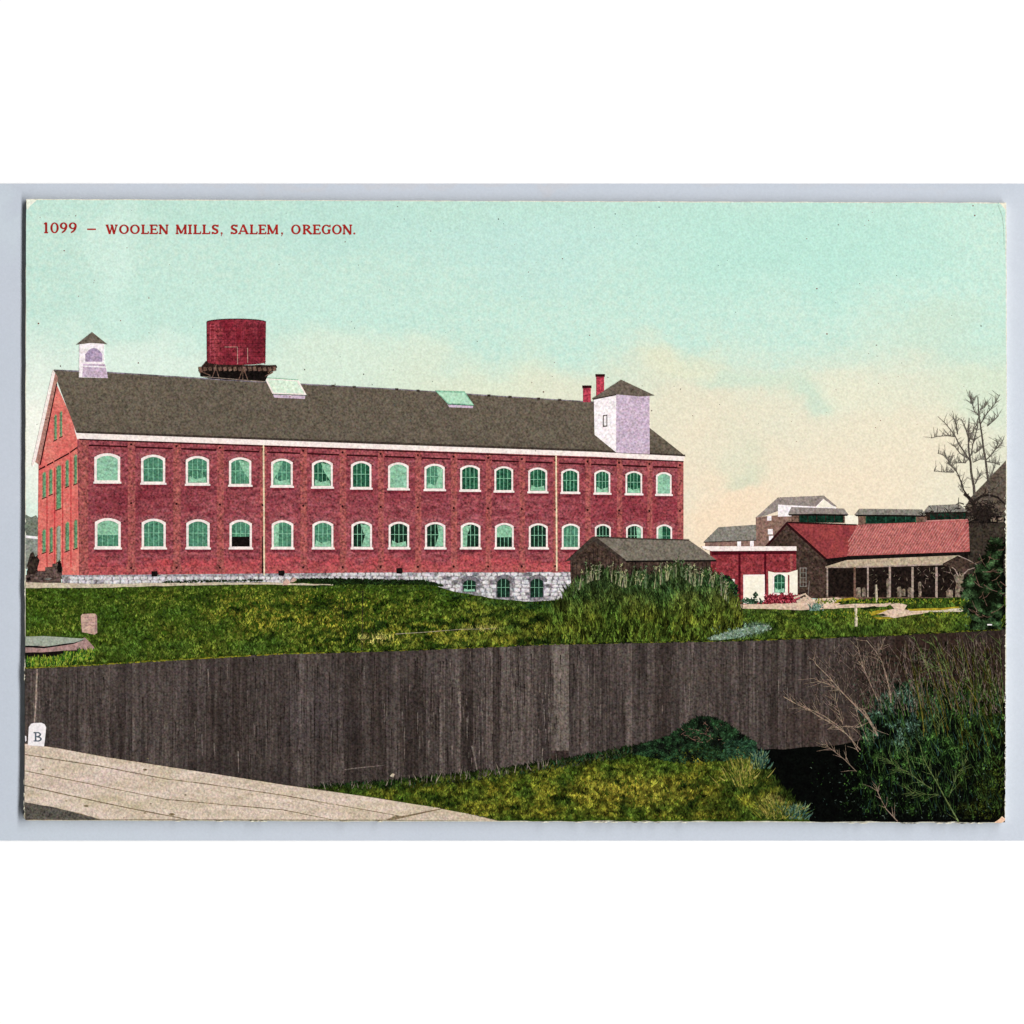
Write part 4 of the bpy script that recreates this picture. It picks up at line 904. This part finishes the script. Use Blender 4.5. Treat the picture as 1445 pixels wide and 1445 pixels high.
for i in range(120): mb.col = lin(vg.choice(['#5a7a6c', '#3a5a4c', '#7a9484'])); mb.blade(vg.gauss(1151, 4), vg.uniform(854, 862), vg.uniform(-3, 3), -vg.uniform(1, 5), 1.7, 27+vg.random())
mb.build('leaves', M['veg'], t, kind='stuff')

# ================================================================== BARE TREE
t = thing('bare_tree', 'leafless tree rising against the sky at the right edge before the dark house', 'tree', 1376, 740, 1)
q = lambda L_: [(1280+a/6.018, 520+b/6.018) for a, b in L_]
for L_, a, b in (([(580, 1260), (570, 1160), (552, 1130), (520, 1090), (485, 1065)], 6, 4), ([(560, 1150), (580, 1120), (640, 1080), (700, 1075), (770, 1095), (830, 1150)], 4, 2.6), ([(690, 1180), (700, 1075), (690, 950), (680, 880), (668, 780), (650, 680), (636, 560), (625, 490), (612, 400), (606, 320), (602, 240)], 3.4, .9), ([(575, 1100), (568, 1000), (545, 880), (540, 790), (525, 700), (522, 600), (525, 500), (528, 420)], 3.6, .8)):
    MB().ribbon(q(L_), a, b, 14.6 if a < 5 else 15, 12.2).build('trunk', M['bark_dark'] if a > 3.9 else M['bark'], t)
br = [[(520, 1090), (480, 1030), (462, 970), (430, 890), (400, 850), (360, 805)], [(462, 970), (460, 1040), (490, 1060)], [(400, 880), (330, 880), (230, 872)], [(370, 810), (340, 800), (400, 850)],
      [(540, 790), (520, 760), (480, 700), (440, 640), (410, 575), (370, 520), (320, 460), (262, 408)], [(410, 578), (340, 570), (250, 578), (205, 592)], [(510, 760), (450, 720), (410, 665), (380, 650)], [(545, 740), (560, 640), (575, 600), (600, 480), (590, 470)],
      [(525, 600), (500, 510), (460, 430)], [(522, 640), (545, 560), (590, 480), (612, 400)], [(612, 400), (575, 370), (550, 270)], [(620, 350), (660, 330), (670, 310)], [(625, 470), (680, 380), (740, 310), (790, 220)], [(680, 490), (740, 440), (780, 400)],
      [(668, 780), (700, 750), (750, 690), (800, 640), (820, 600)], [(675, 790), (730, 800), (790, 820)], [(668, 770), (620, 770), (560, 800)], [(575, 720), (620, 690), (640, 670)], [(690, 950), (720, 900), (750, 820)], [(580, 980), (620, 900)],
      [(360, 805), (330, 740), (260, 720)], [(500, 800), (440, 800), (400, 806)], [(440, 1160), (430, 1200), (440, 1095)], [(355, 1160), (352, 1215)], [(185, 1165), (215, 1200), (225, 1230)], [(690, 1040), (740, 1020), (790, 990)], [(700, 1110), (680, 1150), (640, 1180)],
      [(545, 300), (540, 250)], [(430, 560), (420, 480), (395, 410)], [(750, 690), (770, 640), (765, 620)], [(600, 590), (560, 610), (530, 590)]]
for k, L_ in enumerate(br): MB().ribbon(q(L_), 1.35 if k not in (0, 4) else 2.1, .5, 14.2, 12.2).build('branch', M['bark'] if L_[0][1] < 1000 else M['bark_dark'], t)
mb = MB()
for L_ in br+br:
    for k in range(9):
        i = vg.randrange(len(L_)-1); u = vg.random(); x = lerp(L_[i][0], L_[i+1][0], u); y = lerp(L_[i][1], L_[i+1][1], u)
        if y > 1050: continue
        a = vg.gauss(1.57, .75); r = vg.uniform(24, 95); p2 = (x+r*math.cos(a), y-r*math.sin(a)); p1 = ((x+p2[0])/2+vg.uniform(-6, 6), (y+p2[1])/2)
        if p2[0] < 835: mb.ribbon(q([(x, y), p1, p2]), .6, .25, 13.8, 12.8)
mb.build('twigs', M['twig_pale'], t, kind='stuff')
t = thing('briar_thicket', 'black tangle of brush around the foot of the bare tree above the red roof', 'thicket', 1385, 745, 1)
mb = MB()
for k in range(240):
    x = vg.gauss(1386, 13); y = vg.gauss(724, 8)
    if not (1340 < x < 1414) or y > 745: continue
    a = vg.uniform(0, 3.14); r = vg.uniform(3, 11); mb.ribbon([(x, y), (x+r*math.cos(a)*.6, y-r*math.sin(a)*.5), (x+r*math.cos(a+.4), y-r*math.sin(a+.4)*.8)], 1.8, .8, 16, 13)
for k in range(60):
    x = vg.uniform(1300, 1375); y = vg.uniform(722, 733); mb.ribbon([(x, y), (x+vg.uniform(-8, 8), y-vg.uniform(0, 9))], 1.3, .6, 16, 13)
mb.build('stems', M['bark_dark'], t, kind='stuff')

# dark foliage by the right edge, above the fence
t = thing('evergreen_bush', 'dark green bush mass at the right edge between barn and board fence', 'bush', 1395, 895, 10)
mb = MB(True)
for i in range(5200):
    x = 1413-vg.random()**.8*58; y = vg.uniform(760, 890)
    lim = table([760, 800, 830, 860, 890], [1404, 1384, 1366, 1368, 1376], y)+13*fbm(y, 5, 11)-vg.random()**3*10
    if x < lim or x > 1418: continue
    g = fbm(x, y, 11)
    c = mixc(G['black'], mixc(lin('#20381e'), lin('#46603c'), .4+g), max(0, .32+g*1.5))
    mb.col = mul(c, vg.choice([.5, .8, 1, 1.4])); a = vg.uniform(0, 6.3); r = vg.uniform(2, 6); mb.blade(x, y, r*math.cos(a), -abs(r*math.sin(a)), 2.1, 26+vg.random()*3)
mb.build('leaves', M['veg'], t, kind='stuff')
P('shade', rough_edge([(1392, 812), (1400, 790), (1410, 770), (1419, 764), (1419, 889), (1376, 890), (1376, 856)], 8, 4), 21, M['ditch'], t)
mb = MB()
for k in range(26):
    x = vg.uniform(1366, 1414); y = vg.uniform(770, 870); a = vg.uniform(-.6, 2.4); r = vg.uniform(8, 24); mb.ribbon([(x, y), (x+r*.5*math.cos(a), y-r*.5*math.sin(a)+2), (min(1418, x+r*math.cos(a)), y-r*math.sin(a))], 1.1, .6, 30.5, 28)
mb.build('twigs', M['timber_brown'], t, kind='stuff')
P('white_tag', [(1393, 880.6), (1399.6, 880.6), (1399.6, 882.4), (1393, 882.4)], 33.4, M['sign_white'], t)

# ================================================================== BOARD FENCE
FB = ([34, 80, 150, 400, 470, 540, 640, 760, 850, 930, 1060, 1190, 1300, 1420], [1050, 1056, 1068, 1107, 1112, 1106, 1100, 1082, 1066, 1052, 1060, 1052, 1050, 1050])
def fence_bot(x): return table(*FB, x)
fence = thing('board_fence', 'long fence of tall vertical weathered grey-brown boards crossing the whole view', 'fence', 722, 1060, .4)
x = LX(1000)+1.2; k = 0
pale = [(778, 803, 2), (818, 832, 1), (738, 744, 1), (642, 650, 1), (127, 131, 1)]
LV = ([34, 130, 250, 330, 420, 560, 700, 790, 880, 1000, 1150, 1300, 1420], [.50, .56, .46, .36, .50, .46, .50, .62, .52, .50, .42, .30, .22])
shades = {}
for lv, (c1, c2, c3) in {0: ('#28201d', '#3a302b', '#1a1412'), 1: ('#38302c', '#4f4541', '#261f1d'), 2: ('#423936', '#5d534e', '#2e2725'), 3: ('#4e4541', '#6c615b', '#3a312e'), 4: ('#645a54', '#7a6f67', '#483f3a')}.items():
    shades[lv] = ink('fence_board_tone_%d' % lv, c1, c2, sx=3.4, sy=26, con=2.6, grain=.23, third=(c3, 5, 150, 2.6, .55), per_object=.13, warp=20, blobs=[
        (1310, 960, 210, 140, '#2c201a', .75), (620, 940, 120, 46, '#574d49', .35), (470, 1040, 120, 40, '#2e2725', .35), (1010, 940, 120, 40, '#50463f', .3), (230, 960, 150, 46, '#544a47', .3),
        (330, 1090, 220, 30, '#2e2826', .5), (1230, 1030, 200, 60, '#3e2f29', .4), (1330, 930, 120, 60, '#2c1e18', .55), (440, 1000, 60, 60, '#4c4448', .3)])
while x < 1418:
    wd = vg.uniform(9.5, 13.5) if x < 560 else vg.uniform(6.5, 12)
    if 860 < x: wd = vg.uniform(9, 13)
    isp = 0
    for a, b, s_ in pale:
        pass
    for a, b, s_ in pale:
        if x+.5 < a < x+wd+3: wd = a-x; isp = 0
        if abs(x-a) < .6: wd = b-a; isp = s_
    x1 = min(x+wd, 1418.6)
    v = table(*LV, x)+vg.uniform(-.16, .16)
    lv = 4 if isp == 2 else 3 if isp else max(0, min(3, int(v*5)-0))
    yt0, yt1 = fence_top(x), fence_top(x1); dy = vg.uniform(-.3, .5)
    yb0, yb1 = fence_bot(x)+5, fence_bot(x1)+5
    if isp == 2: yb0 = yb1 = 1059
    sk = vg.uniform(-.5, .5)
    P('board', [(x+.25, yt0+dy), (x1-.25, yt1+dy), (x1-.25+sk, yb1), (x+.25+sk, yb0)], 32.4+vg.uniform(0, 1.2), shades[lv], fence)
    x = x1; k += 1
P('backing_rail', [(LX(950)+1, fence_top(36)+1)] + [(xx, fence_top(xx)+1) for xx in range(60, 1419, 20)] + [(1418.4, fence_top(1418)+1), (1418.2, 1050)] + [(xx, fence_bot(xx)+2) for xx in range(1400, 40, -20)] + [(LX(1050)+1, 1052)], 31.4, M['fence_back'], fence)
mb = MB()
for i in range(230):                                  # raised weathered fibres and splinters
    x = vg.choice([vg.uniform(560, 860), vg.uniform(40, 1180), vg.uniform(640, 800)]); y0 = fence_top(x)+4; y1 = fence_bot(x)-12; y = vg.uniform(y0, y1); h_ = vg.uniform(4, 34)
    if y+h_ > y1: continue
    mb.ribbon([(x, y), (x+vg.uniform(-.8, .8), y+h_*.5), (x+vg.uniform(-.6, .6), y+h_)], vg.uniform(.5, 1.2), .3, 34.2, 33.6)
mb.build('splinters', M['wood_streak'], fence, kind='stuff')
mb = MB()
for i in range(300):
    x = vg.choice([vg.uniform(560, 860), vg.uniform(40, 1400), vg.uniform(300, 620)]); y0 = fence_top(x)+2; y1 = fence_bot(x)-4; y = vg.uniform(y0, y1); h_ = vg.uniform(8, 50)
    if y+h_ > y1: continue
    mb.ribbon([(x, y), (x+vg.uniform(-.8, .8), y+h_*.5), (x+vg.uniform(-.6, .6), y+h_)], vg.uniform(.8, 2.2), .4, 34.1, 33.6)
mb.build('cracks', M['crack'], fence, kind='stuff')
for L_ in ([(822, 0)], ):
    pass
for pts, w0 in (([(972.5, 918), (975, 930)], 1.2), ([(965.5, 965), (967, 990), (968, 1014)], 1.2), ([(972.4, 964), (973.4, 985), (972, 1000), (971, 1010)], 1.0), ([(285, 1036), (285.6, 1066)], 1.6), ([(302, 1048), (303, 1066)], 1.4), ([(336, 1060), (337, 1090)], 1.6), ([(293.6, 944), (295, 975)], 2), ([(648, 975), (649, 1005), (650, 1020)], 4), ([(666, 1052), (670, 1070), (673, 1086)], 3), ([(635, 930), (637, 962)], 1.6), ([(638, 1052), (638, 1070)], 2), ([(766, 1055), (764, 1078)], 2)):
    MB().ribbon(pts, w0, w0*.5, 35.2, 33).build('splinter', M['wood_streak'], fence)
t = thing('thin_stake', 'thin pale stick against the fence just above the white letter sign', 'stick', 49, 1020, 10)
MB().ribbon([(52.6, 944), (51, 985), (48.8, 1020)], 2.6, 2, 36, 33).build('shaft', M['timber_pale'], t)

# ================================================================== BOARDWALK and road
P('boardwalk', [(LX(1050)+.6, 1049), (80, 1055), (150, 1068), (400, 1107), (520, 1124), (624, 1141), (705, 1158), (36, 1157)], 36, M['plank_gap'], kind='structure')
bw = bpy.data.objects['boardwalk']
def plank(pts): P('plank', rough_edge(pts, 40, .25), 37.2+vg.uniform(0, .4), M['plank'], bw, bottom=36)
plank([(35.6, 1049.5), (80, 1055.5), (150, 1068.5), (290, 1090), (400, 1107.5), (520, 1124.5), (622.6, 1140.4), (567, 1151.4), (400, 1121.4), (290, 1105.2), (235, 1098.5), (140, 1080), (35.4, 1064)])
plank([(35.4, 1065.3), (140, 1081.4), (235, 1099.8), (290, 1106.6), (400, 1122.8), (558, 1150.6), (545, 1156.6), (470, 1156.4), (400, 1142), (235, 1127.4), (120, 1104), (35.2, 1087)])
plank([(35.2, 1088.2), (120, 1105.2), (235, 1128.6), (400, 1143.4), (466, 1156.4), (268, 1156.2), (180, 1139), (110, 1124), (35, 1107.4)])
plank([(35, 1109), (110, 1125.6), (180, 1140.6), (262, 1156.2), (142, 1156), (110, 1146.6), (35, 1131.6)])
plank([(556, 1156.8), (624, 1141.6), (660, 1148), (703, 1158.4)])
P('road', rough_edge([(35, 1132), (80, 1139.6), (142, 1156.6), (37, 1156.6)], 10, .6), 38.2, M['road_dark'], kind='structure')
mb = MB()
for x, y, r in ((61, 1086, 1.6), (205, 1086, 2.2), (262, 1121.6, 1.4), (243, 1149, 3), (205, 1147, 1.6), (213, 1134, 1.2), (122, 1137, 2.4), (94, 1130, 1.2), (356, 1121.6, 1), (175, 1154, 1), (209, 1070, 1.2)):
    mb.poly([(x+r*1.5*math.cos(a), y+r*.7*math.sin(a)) for a in (0, 1, 2, 3, 4, 5)], 38.6, 37)
mb.build('dirt_spots', M['plank_gap'], bw, kind='stuff')

mb = MB()
for i in range(130):
    x = vg.uniform(45, 560); yt = table([34, 150, 400, 620], [1052, 1072, 1111, 1143], x); y = yt+vg.uniform(2, 60); h_ = vg.uniform(8, 50); sl = table([34, 235, 560], [.17, .19, .2], x)
    if y+h_*sl > 1153 or y > 1128+(x-36)*.22 or y+h_*sl > 1128+(x+h_-36)*.26 or (x < 150 and y > 1122): continue
    mb.ribbon([(x, y), (x+h_/2, y+h_*sl/2+vg.uniform(-.3, .3)), (x+h_, y+h_*sl)], .4, vg.uniform(.5, 1.1), 38.0, 37)
mb.build('wood_grain', M['plank_grain'], bw, kind='stuff')
sg = thing('letter_sign', 'small white round-topped board with a dark letter B at the boardwalk edge', 'sign', 52, 1053, 10)
P('board', [(39.6, 1051.4), (41, 1026), (44, 1021.4), (48, 1020), (59, 1019.8), (63.4, 1022), (65.4, 1026.4), (64, 1040), (62.4, 1053.2)], 40, M['sign_white'], sg)
mb = MB(); glyph(mb, 'B', 47.6, 59.6, 1032.8, 1046.4, l=41, t=2.4); mb.build('letter', M['sign_ink'], sg)
sg2 = thing('sign_fragment', 'sliver of a second white board cut off at the left edge beside the letter sign', 'sign', 36, 1047, 10)
P('board', [(35.6, 1038), (37.4, 1039), (37.6, 1045), (36, 1046.6)], 40, M['sign_white'], sg2)

# ================================================================== LOWER LAWN, ditch
lawn_pts = [(430, 1111), (470, 1110), (520, 1106), (600, 1097), (700, 1087), (780, 1074), (850, 1062), (930, 1046), (1000, 1040), (1050, 1046), (1068, 1064), (1082, 1086), (1104, 1112), (1128, 1138), (1143, 1159), (705, 1158.4), (624, 1141), (520, 1124)]
P('lawn', rough_edge(lawn_pts, 12, 1), 36.6, M['lawn_base'], kind='structure')
P('ditch', rough_edge([(1052, 1050), (1075, 1058), (1120, 1056), (1190, 1050), (1300, 1020), (1418, 990), (1418, 1160.2), (1143, 1159), (1080, 1090)], 14, 1), 35.8, M['ditch'], kind='structure')
def lawn_col(x, y):
    yt = table([430, 600, 780, 930, 1060, 1140], [1112, 1096, 1074, 1048, 1062, 1150], x); d = y-yt
    c = mixc(lin('#4a5e1f'), lin('#807c28'), .42+1.0*fbm(x, y*1.8, 34))
    c = mixc(c, lin('#9c8e34'), max(0, 1-((x-900)/120)**2-((y-1118)/26)**2)*.55)
    c = mixc(c, G['dark'], (fbm(x+77, y*1.6, 18)-.12)*1.8)
    c = mixc(c, lin('#16240e'), max(0, 1-d/22)*1.1)  # shade along the fence foot painted into the grass tint
    c = mixc(c, lin('#2c4414'), max(0, 1-(x-430)/330)*.45)
    if x > 960: c = mixc(c, lin('#22300f'), min(.85, (x-950)/100)*(.7+1.2*fbm(x, y, 20)))
    c = mixc(c, lin('#b0a456'), max(0, 1-((x-1048)/14)**2-((y-1082)/34)**2)*.8+max(0, 1-((x-1090)/24)**2-((y-1140)/18)**2)*.7)
    return mul(c, .86*max(.25, .9+1.5*fbm(x+9, y*1.4, 7, 2)))
mb = MB(True); N = 0
while N < 17000:
    x = vg.uniform(432, 1140); y = vg.uniform(1040, 1158)
    if not inside(lawn_pts, x, y): continue
    N += 1; hh = vg.uniform(2.4, 6)*(1.7 if x > 1030 else 1)
    mb.col = mul(lawn_col(x, y), vg.choice([.4, .65, .85, 1, 1.15, 1.5]))
    if y > 1157: continue
    mb.blade(x, y, vg.gauss(0, .4)*hh, -hh, vg.uniform(1.2, 2.4), 38+3*(y-1040)/118+vg.random())
t = mb.build('lawn_grass', M['veg'], kind='stuff'); tag(t, 'yellow-green mown grass in front of the board fence at the bottom', 'grass')
# rough fringe at fence foot
mb = MB(True)
for i in range(1500):
    x = vg.uniform(452, 960); y = fence_bot(x)+vg.uniform(-1, 9 if x > 520 else 1); hh = vg.uniform(2, 9)
    mb.col = lin(vg.choice(['#14200f', '#1e3018', '#0c120a', '#26442a', '#0a0d08', '#3a3a2c'])); mb.blade(x, y, vg.gauss(0, .5)*hh, -hh, 1.8, 39+vg.random())
for i in range(70):
    x = vg.uniform(455, 790); y = fence_bot(x)+vg.uniform(0, 5); hh = vg.uniform(8, 22); mb.col = lin(vg.choice(['#6a6058', '#857a6c', '#504840'])); mb.blade(x, y, vg.gauss(0, .3)*hh, -hh, 1.1, 40+vg.random())
t = mb.build('fringe_grass', M['veg'], kind='stuff'); tag(t, 'dark shaggy fringe of grass along the foot of the board fence', 'grass')
MB().ribbon([(486, 1086), (500, 1084), (530, 1081), (546, 1079)], 1.6, 1, 35.6, 33).build('loose_strip', M['wood_streak'], fence)
t = thing('white_stone', 'small white stone at the foot of the fence left of centre', 'stone', 553, 1096, 10)
P('rock', rough_edge([(550, 1095), (554, 1091), (557, 1092), (555, 1097)], 3, .4), 41.4, M['path_pale'], t)
# dark round bush
t = thing('round_bush', 'dark rounded bush at the fence foot right of centre above the lawn', 'bush', 995, 1062, 10)
mb = MB(True)
BP = ([895, 920, 945, 965, 985, 1005, 1025, 1045, 1062], [1056, 1048, 1040, 1024, 1012, 1013, 1022, 1036, 1048])
for i in range(5200):
    x = vg.uniform(895, 1066); yt = table(*BP, x); y = yt+vg.random()**1.2*(table([895, 960, 1066], [1064, 1078, 1070], x)-yt)
    g = fbm(x, y, 9)
    c = mixc(lin('#0a0e0a'), lin('#223a22'), .4+g*1.2); 
    if y > 1045 and x > 1020: c = mixc(c, lin('#2a4834'), .4)
    mb.col = mul(c, vg.choice([.4, .7, 1, 1.5, 2.2])); a = vg.uniform(0, 3.14); r = vg.uniform(2, 5.5); mb.blade(x, y, r*math.cos(a), -r*math.sin(a), 2, 39+vg.random()*3)
mb.build('leaves', M['veg'], t, kind='stuff')
mb = MB()
for k in range(30):
    x = vg.uniform(960, 1020); y = vg.uniform(1018, 1050); a = vg.uniform(0, 3); r = vg.uniform(4, 12); mb.ribbon([(x, y), (x+r*math.cos(a), y-r*math.sin(a)*.6)], 1, .5, 43, 41)
mb.build('twigs', M['timber_brown'], t, kind='stuff')
# tall straw coloured tufts at the ditch edge
for cx, cy, sp, hh0, n, lab in ((1048, 1110, 17, 44, 420, 'tall yellow tuft of grass right of the round bush'), (1098, 1156, 20, 30, 420, 'pale yellow grass tuft at the bottom edge beside the dark ditch'), (1120, 1157, 16, 26, 260, 'thin bluish grass blades leaning over the ditch at the bottom edge'), (1072, 1085, 10, 30, 220, 'short blue-green tuft right of the tall yellow one')):
    t = thing('grass_tuft', lab, 'grass', cx, cy, 10); t['group'] = 'grass tufts at the ditch edge'; mb = MB(True)
    pal = ['#7c7a34', '#6a6e28', '#968c48', '#50601c', '#34441a', '#26340f'] if n == 420 else ['#33524a', '#2a4034', '#55705c', '#7a8a5c', '#16241c']
    for i in range(n):
        x = vg.gauss(cx, sp*.55); y = min(1158, cy-vg.random()*hh0*.7); hh = vg.uniform(.12, .4)*hh0
        mb.col = mul(lin(vg.choice(pal)), vg.uniform(.6, 1.1)); mb.blade(x, y, (x-cx)*.35+vg.gauss(0, 2), -hh, 1.5, 43+vg.random())
    mb.build('blades', M['veg'], t, kind='stuff')

# ================================================================== BIG SHRUB lower right
big = thing('willow_shrub', 'large tangled dark green shrub with bare pale twigs over the ditch at lower right', 'shrub', 1330, 1158, 10)
mass = [(1195, 1150), (1200, 1090), (1226, 1058), (1214, 1030), (1240, 990), (1262, 965), (1300, 960), (1330, 972), (1352, 962), (1392, 972), (1417, 990), (1417, 1159), (1200, 1159)]
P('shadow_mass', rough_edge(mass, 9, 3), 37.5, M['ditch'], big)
def shrub_col(x, y):
    g = fbm(x, y, 14); g2 = fbm(x+50, y, 30)
    c = mixc(lin('#060a06'), mixc(lin('#1c3a1a'), lin('#46682e'), .3+g), max(0, .30+g*1.3+g2*.6-(max(0, y-1050)/100)*.6))
    t = max(0, 1-((x-1262)/62)**2-((y-1010)/56)**2)
    c = mixc(c, mixc(lin('#101c16'), lin('#50685a'), .4+g*1.5), min(1, t*1.4)*max(0, .5+g))
    if x > 1350: c = mixc(c, lin('#4a5418'), .35*max(0, .5+g2))
    return c
mb = MB(True); N = 0
while N < 12000:
    x = vg.uniform(1190, 1416.6); y = vg.uniform(950, 1157)
    if not inside(mass, x+vg.uniform(-9, 9), y+vg.uniform(-7, 7)): continue
    if y > 1080 and vg.random() < .45: continue
    N += 1; a = vg.gauss(1.6, .6); r = vg.uniform(1.8, 6)
    mb.col = mul(shrub_col(x, y), .92*vg.choice([.1, .3, .6, .9, 1.3, 2.4])); mb.blade(x, y, r*math.cos(a), -r*math.sin(a), vg.uniform(1.1, 2.4), 38.5+vg.random()*5)
mb.build('leaves', M['veg'], big, kind='stuff')
q = lambda L_: [(1045+a/3.6125, 820+b/3.6125) for a, b in L_]
for L_, a, b in (([(610, 860), (540, 780), (470, 730), (400, 690), (340, 650), (290, 630), (218, 588)], 1.5, 2.0), ([(600, 870), (560, 800), (500, 740), (430, 690), (370, 660), (330, 648)], 1.2, 1.6), ([(700, 790), (640, 690), (570, 620), (520, 570), (460, 500), (385, 425), (370, 400)], 2.6, 1.3), ([(510, 560), (460, 530), (400, 510), (372, 495)], 1.6, 1), ([(690, 760), (630, 660), (580, 630), (600, 700), (650, 820)], 2.2, 1),
                ([(765, 620), (760, 560), (740, 480), (720, 410), (690, 360), (640, 300)], 2.2, 1.2), ([(700, 360), (725, 320), (730, 290)], 1.2, .7), ([(700, 610), (650, 500), (620, 430), (600, 350), (590, 290)], 1.6, .8), ([(980, 530), (950, 440), (920, 370), (900, 320), (880, 280)], 1.7, 1), ([(1060, 500), (1040, 430), (1000, 350), (960, 300)], 1.6, .9), ([(1100, 540), (1060, 440), (1010, 330), (995, 280)], 1.5, .8), ([(1050, 460), (1000, 440), (950, 430)], 1.2, .8),
                ([(520, 730), (500, 660), (480, 600)], 1.1, .7), ([(600, 745), (540, 738), (470, 748), (440, 755)], 1.3, .9), ([(1110, 1225), (1050, 1120), (990, 1010), (960, 960), (930, 900), (910, 820)], 2.4, 1.4), ([(975, 1060), (900, 1010), (870, 980), (850, 900), (845, 830)], 1.6, 1), ([(860, 975), (800, 950), (740, 900)], 1.3, .8), ([(800, 1225), (740, 1160), (700, 1080), (690, 1040)], 1.6, .9), ([(590, 970), (530, 910), (480, 870), (410, 815)], 1.2, .7), ([(1180, 540), (1150, 480), (1130, 400), (1110, 300)], 1.5, .9), ([(1220, 560), (1200, 440), (1185, 300)], 1.4, .8), ([(1330, 660), (1300, 560), (1250, 440), (1240, 300)], 1.4, .8), ([(1340, 620), (1330, 480), (1318, 290)], 1.4, .8), ([(1010, 780), (1012, 700), (1000, 620)], 1.3, .8), ([(1060, 1100), (1100, 1000), (1160, 900)], 1.3, .8), ([(1010, 1090), (930, 1085), (870, 1075)], 1.1, .8)):
    x = L_[len(L_)//2][0]
    bo = MB().ribbon(q(L_), a*.8, b*.6, 46, 43).build('branch', M['branch_pale'] if x < 800 else M['branch_olive'], big)
    side = MB(); Q = q(L_)
    for k in range(13):
        i = vg.randrange(len(Q)-1); u = vg.random(); x0, y0 = lerp(Q[i][0], Q[i+1][0], u), lerp(Q[i][1], Q[i+1][1], u)
        dx, dy = (Q[i+1][0]-Q[i][0], Q[i+1][1]-Q[i][1])
        if (Q[-1][1]-Q[0][1]) > 0: dx, dy = -dx, -dy
        an = math.atan2(dy, dx)+vg.choice([-1, 1])*vg.uniform(.25, .8); hh = vg.uniform(6, 24)
        p1 = (x0+hh*.5*math.cos(an), y0+hh*.5*math.sin(an)); an += vg.uniform(-.3, .3); p2 = (p1[0]+hh*.5*math.cos(an), p1[1]+hh*.5*math.sin(an))
        if p2[0] > 1416 or p2[1] > 1156 or p2[1] < fence_top(p2[0])+1: continue
        side.ribbon([(x0, y0), p1, p2], .7, .3, 45.6, 43.6)
    if side.v: side.build('side_twigs', M['branch_pale'] if x < 800 else M['branch_olive'], bo)
mb = MB()
for i in range(620):
    x = vg.uniform(1150, 1416); y = vg.uniform(902, 1010); 
    if x < 1215 and vg.random() < .5: continue
    a = vg.gauss(1.75, .35); r = vg.uniform(8, 34); p1 = (x+r*.5*math.cos(a)+vg.uniform(-1, 1), y-r*.5*math.sin(a)); p2 = (x+r*math.cos(a), y-r*math.sin(a))
    if p2[1] < fence_top(p2[0])+1 or p2[0] > 1416: continue
    mb.ribbon([(x, y), p1, p2], .9, .4, 45.4, 43)
mb.build('fine_twigs', M['twig_dim'], big, kind='stuff')
mb = MB(True)
for i in range(420):
    x = vg.uniform(1290, 1416); y = vg.uniform(912, 1015); a = vg.gauss(1.75, .22); r = vg.uniform(4, 13)
    mb.col = mul(lin(vg.choice(['#5d5620', '#3d3a18', '#1c1c10', '#2c4020', '#0c0e08'])), vg.uniform(.25, .9)); mb.blade(x, y, r*math.cos(a), -r*math.sin(a), 1.1, 44+vg.random())
for i in range(85):
    x = vg.uniform(1290, 1416); y = vg.uniform(950, 1060); hh = vg.uniform(25, 90); a = vg.gauss(1.78, .14); x2 = x+hh*math.cos(a); y2 = max(fence_top(x2)+2 if x2 < 1380 else 880, y-hh*math.sin(a))
    mb.col = mul(lin(vg.choice(['#6d6420', '#857a34', '#4d4a18', '#3c5020', '#2a3c16'])), vg.uniform(.3, .85)); mb.blade(x, y, x2-x, y2-y, .8, 44.4+vg.random())
for i in range(380):
    x = vg.uniform(1205, 1360); y = vg.uniform(915, 1000); a = vg.uniform(0, 3.14); r = vg.uniform(1.5, 4)
    mb.col = mul(lin(vg.choice(['#2a382e', '#1a281c', '#0c120e', '#445644'])), vg.uniform(.5, 1)*(.5 if y < 950 else 1)); mb.blade(x, y, r*math.cos(a), -r*math.sin(a), 1.7, 44+vg.random())
for i in range(260):
    x = vg.uniform(1145, 1400); y = vg.uniform(1075, 1156); mb.col = mul(lin(vg.choice(['#2c3c34', '#1a2420', '#5a6a5c', '#24401c'])), vg.uniform(.3, .9)); a = vg.uniform(0, 3.14); r = vg.uniform(1, 4); mb.blade(x, y, r*math.cos(a), -r*math.sin(a), 1.2, 44+vg.random())
for i in range(900):
    x = vg.uniform(1215, 1414); y = vg.uniform(985, 1150); hh = vg.uniform(6, 26); a = vg.gauss(1.75, .28)
    mb.col = mul(lin(vg.choice(['#3c5a2a', '#2c4624', '#56743c', '#1c3018', '#35524a'])), vg.uniform(.25, 1)*(1 if y < 1090 else .5)); mb.blade(x, y, hh*math.cos(a), -hh*math.sin(a), .9, 44+vg.random())
mb.build('outer_leaves', M['veg'], big, kind='stuff')
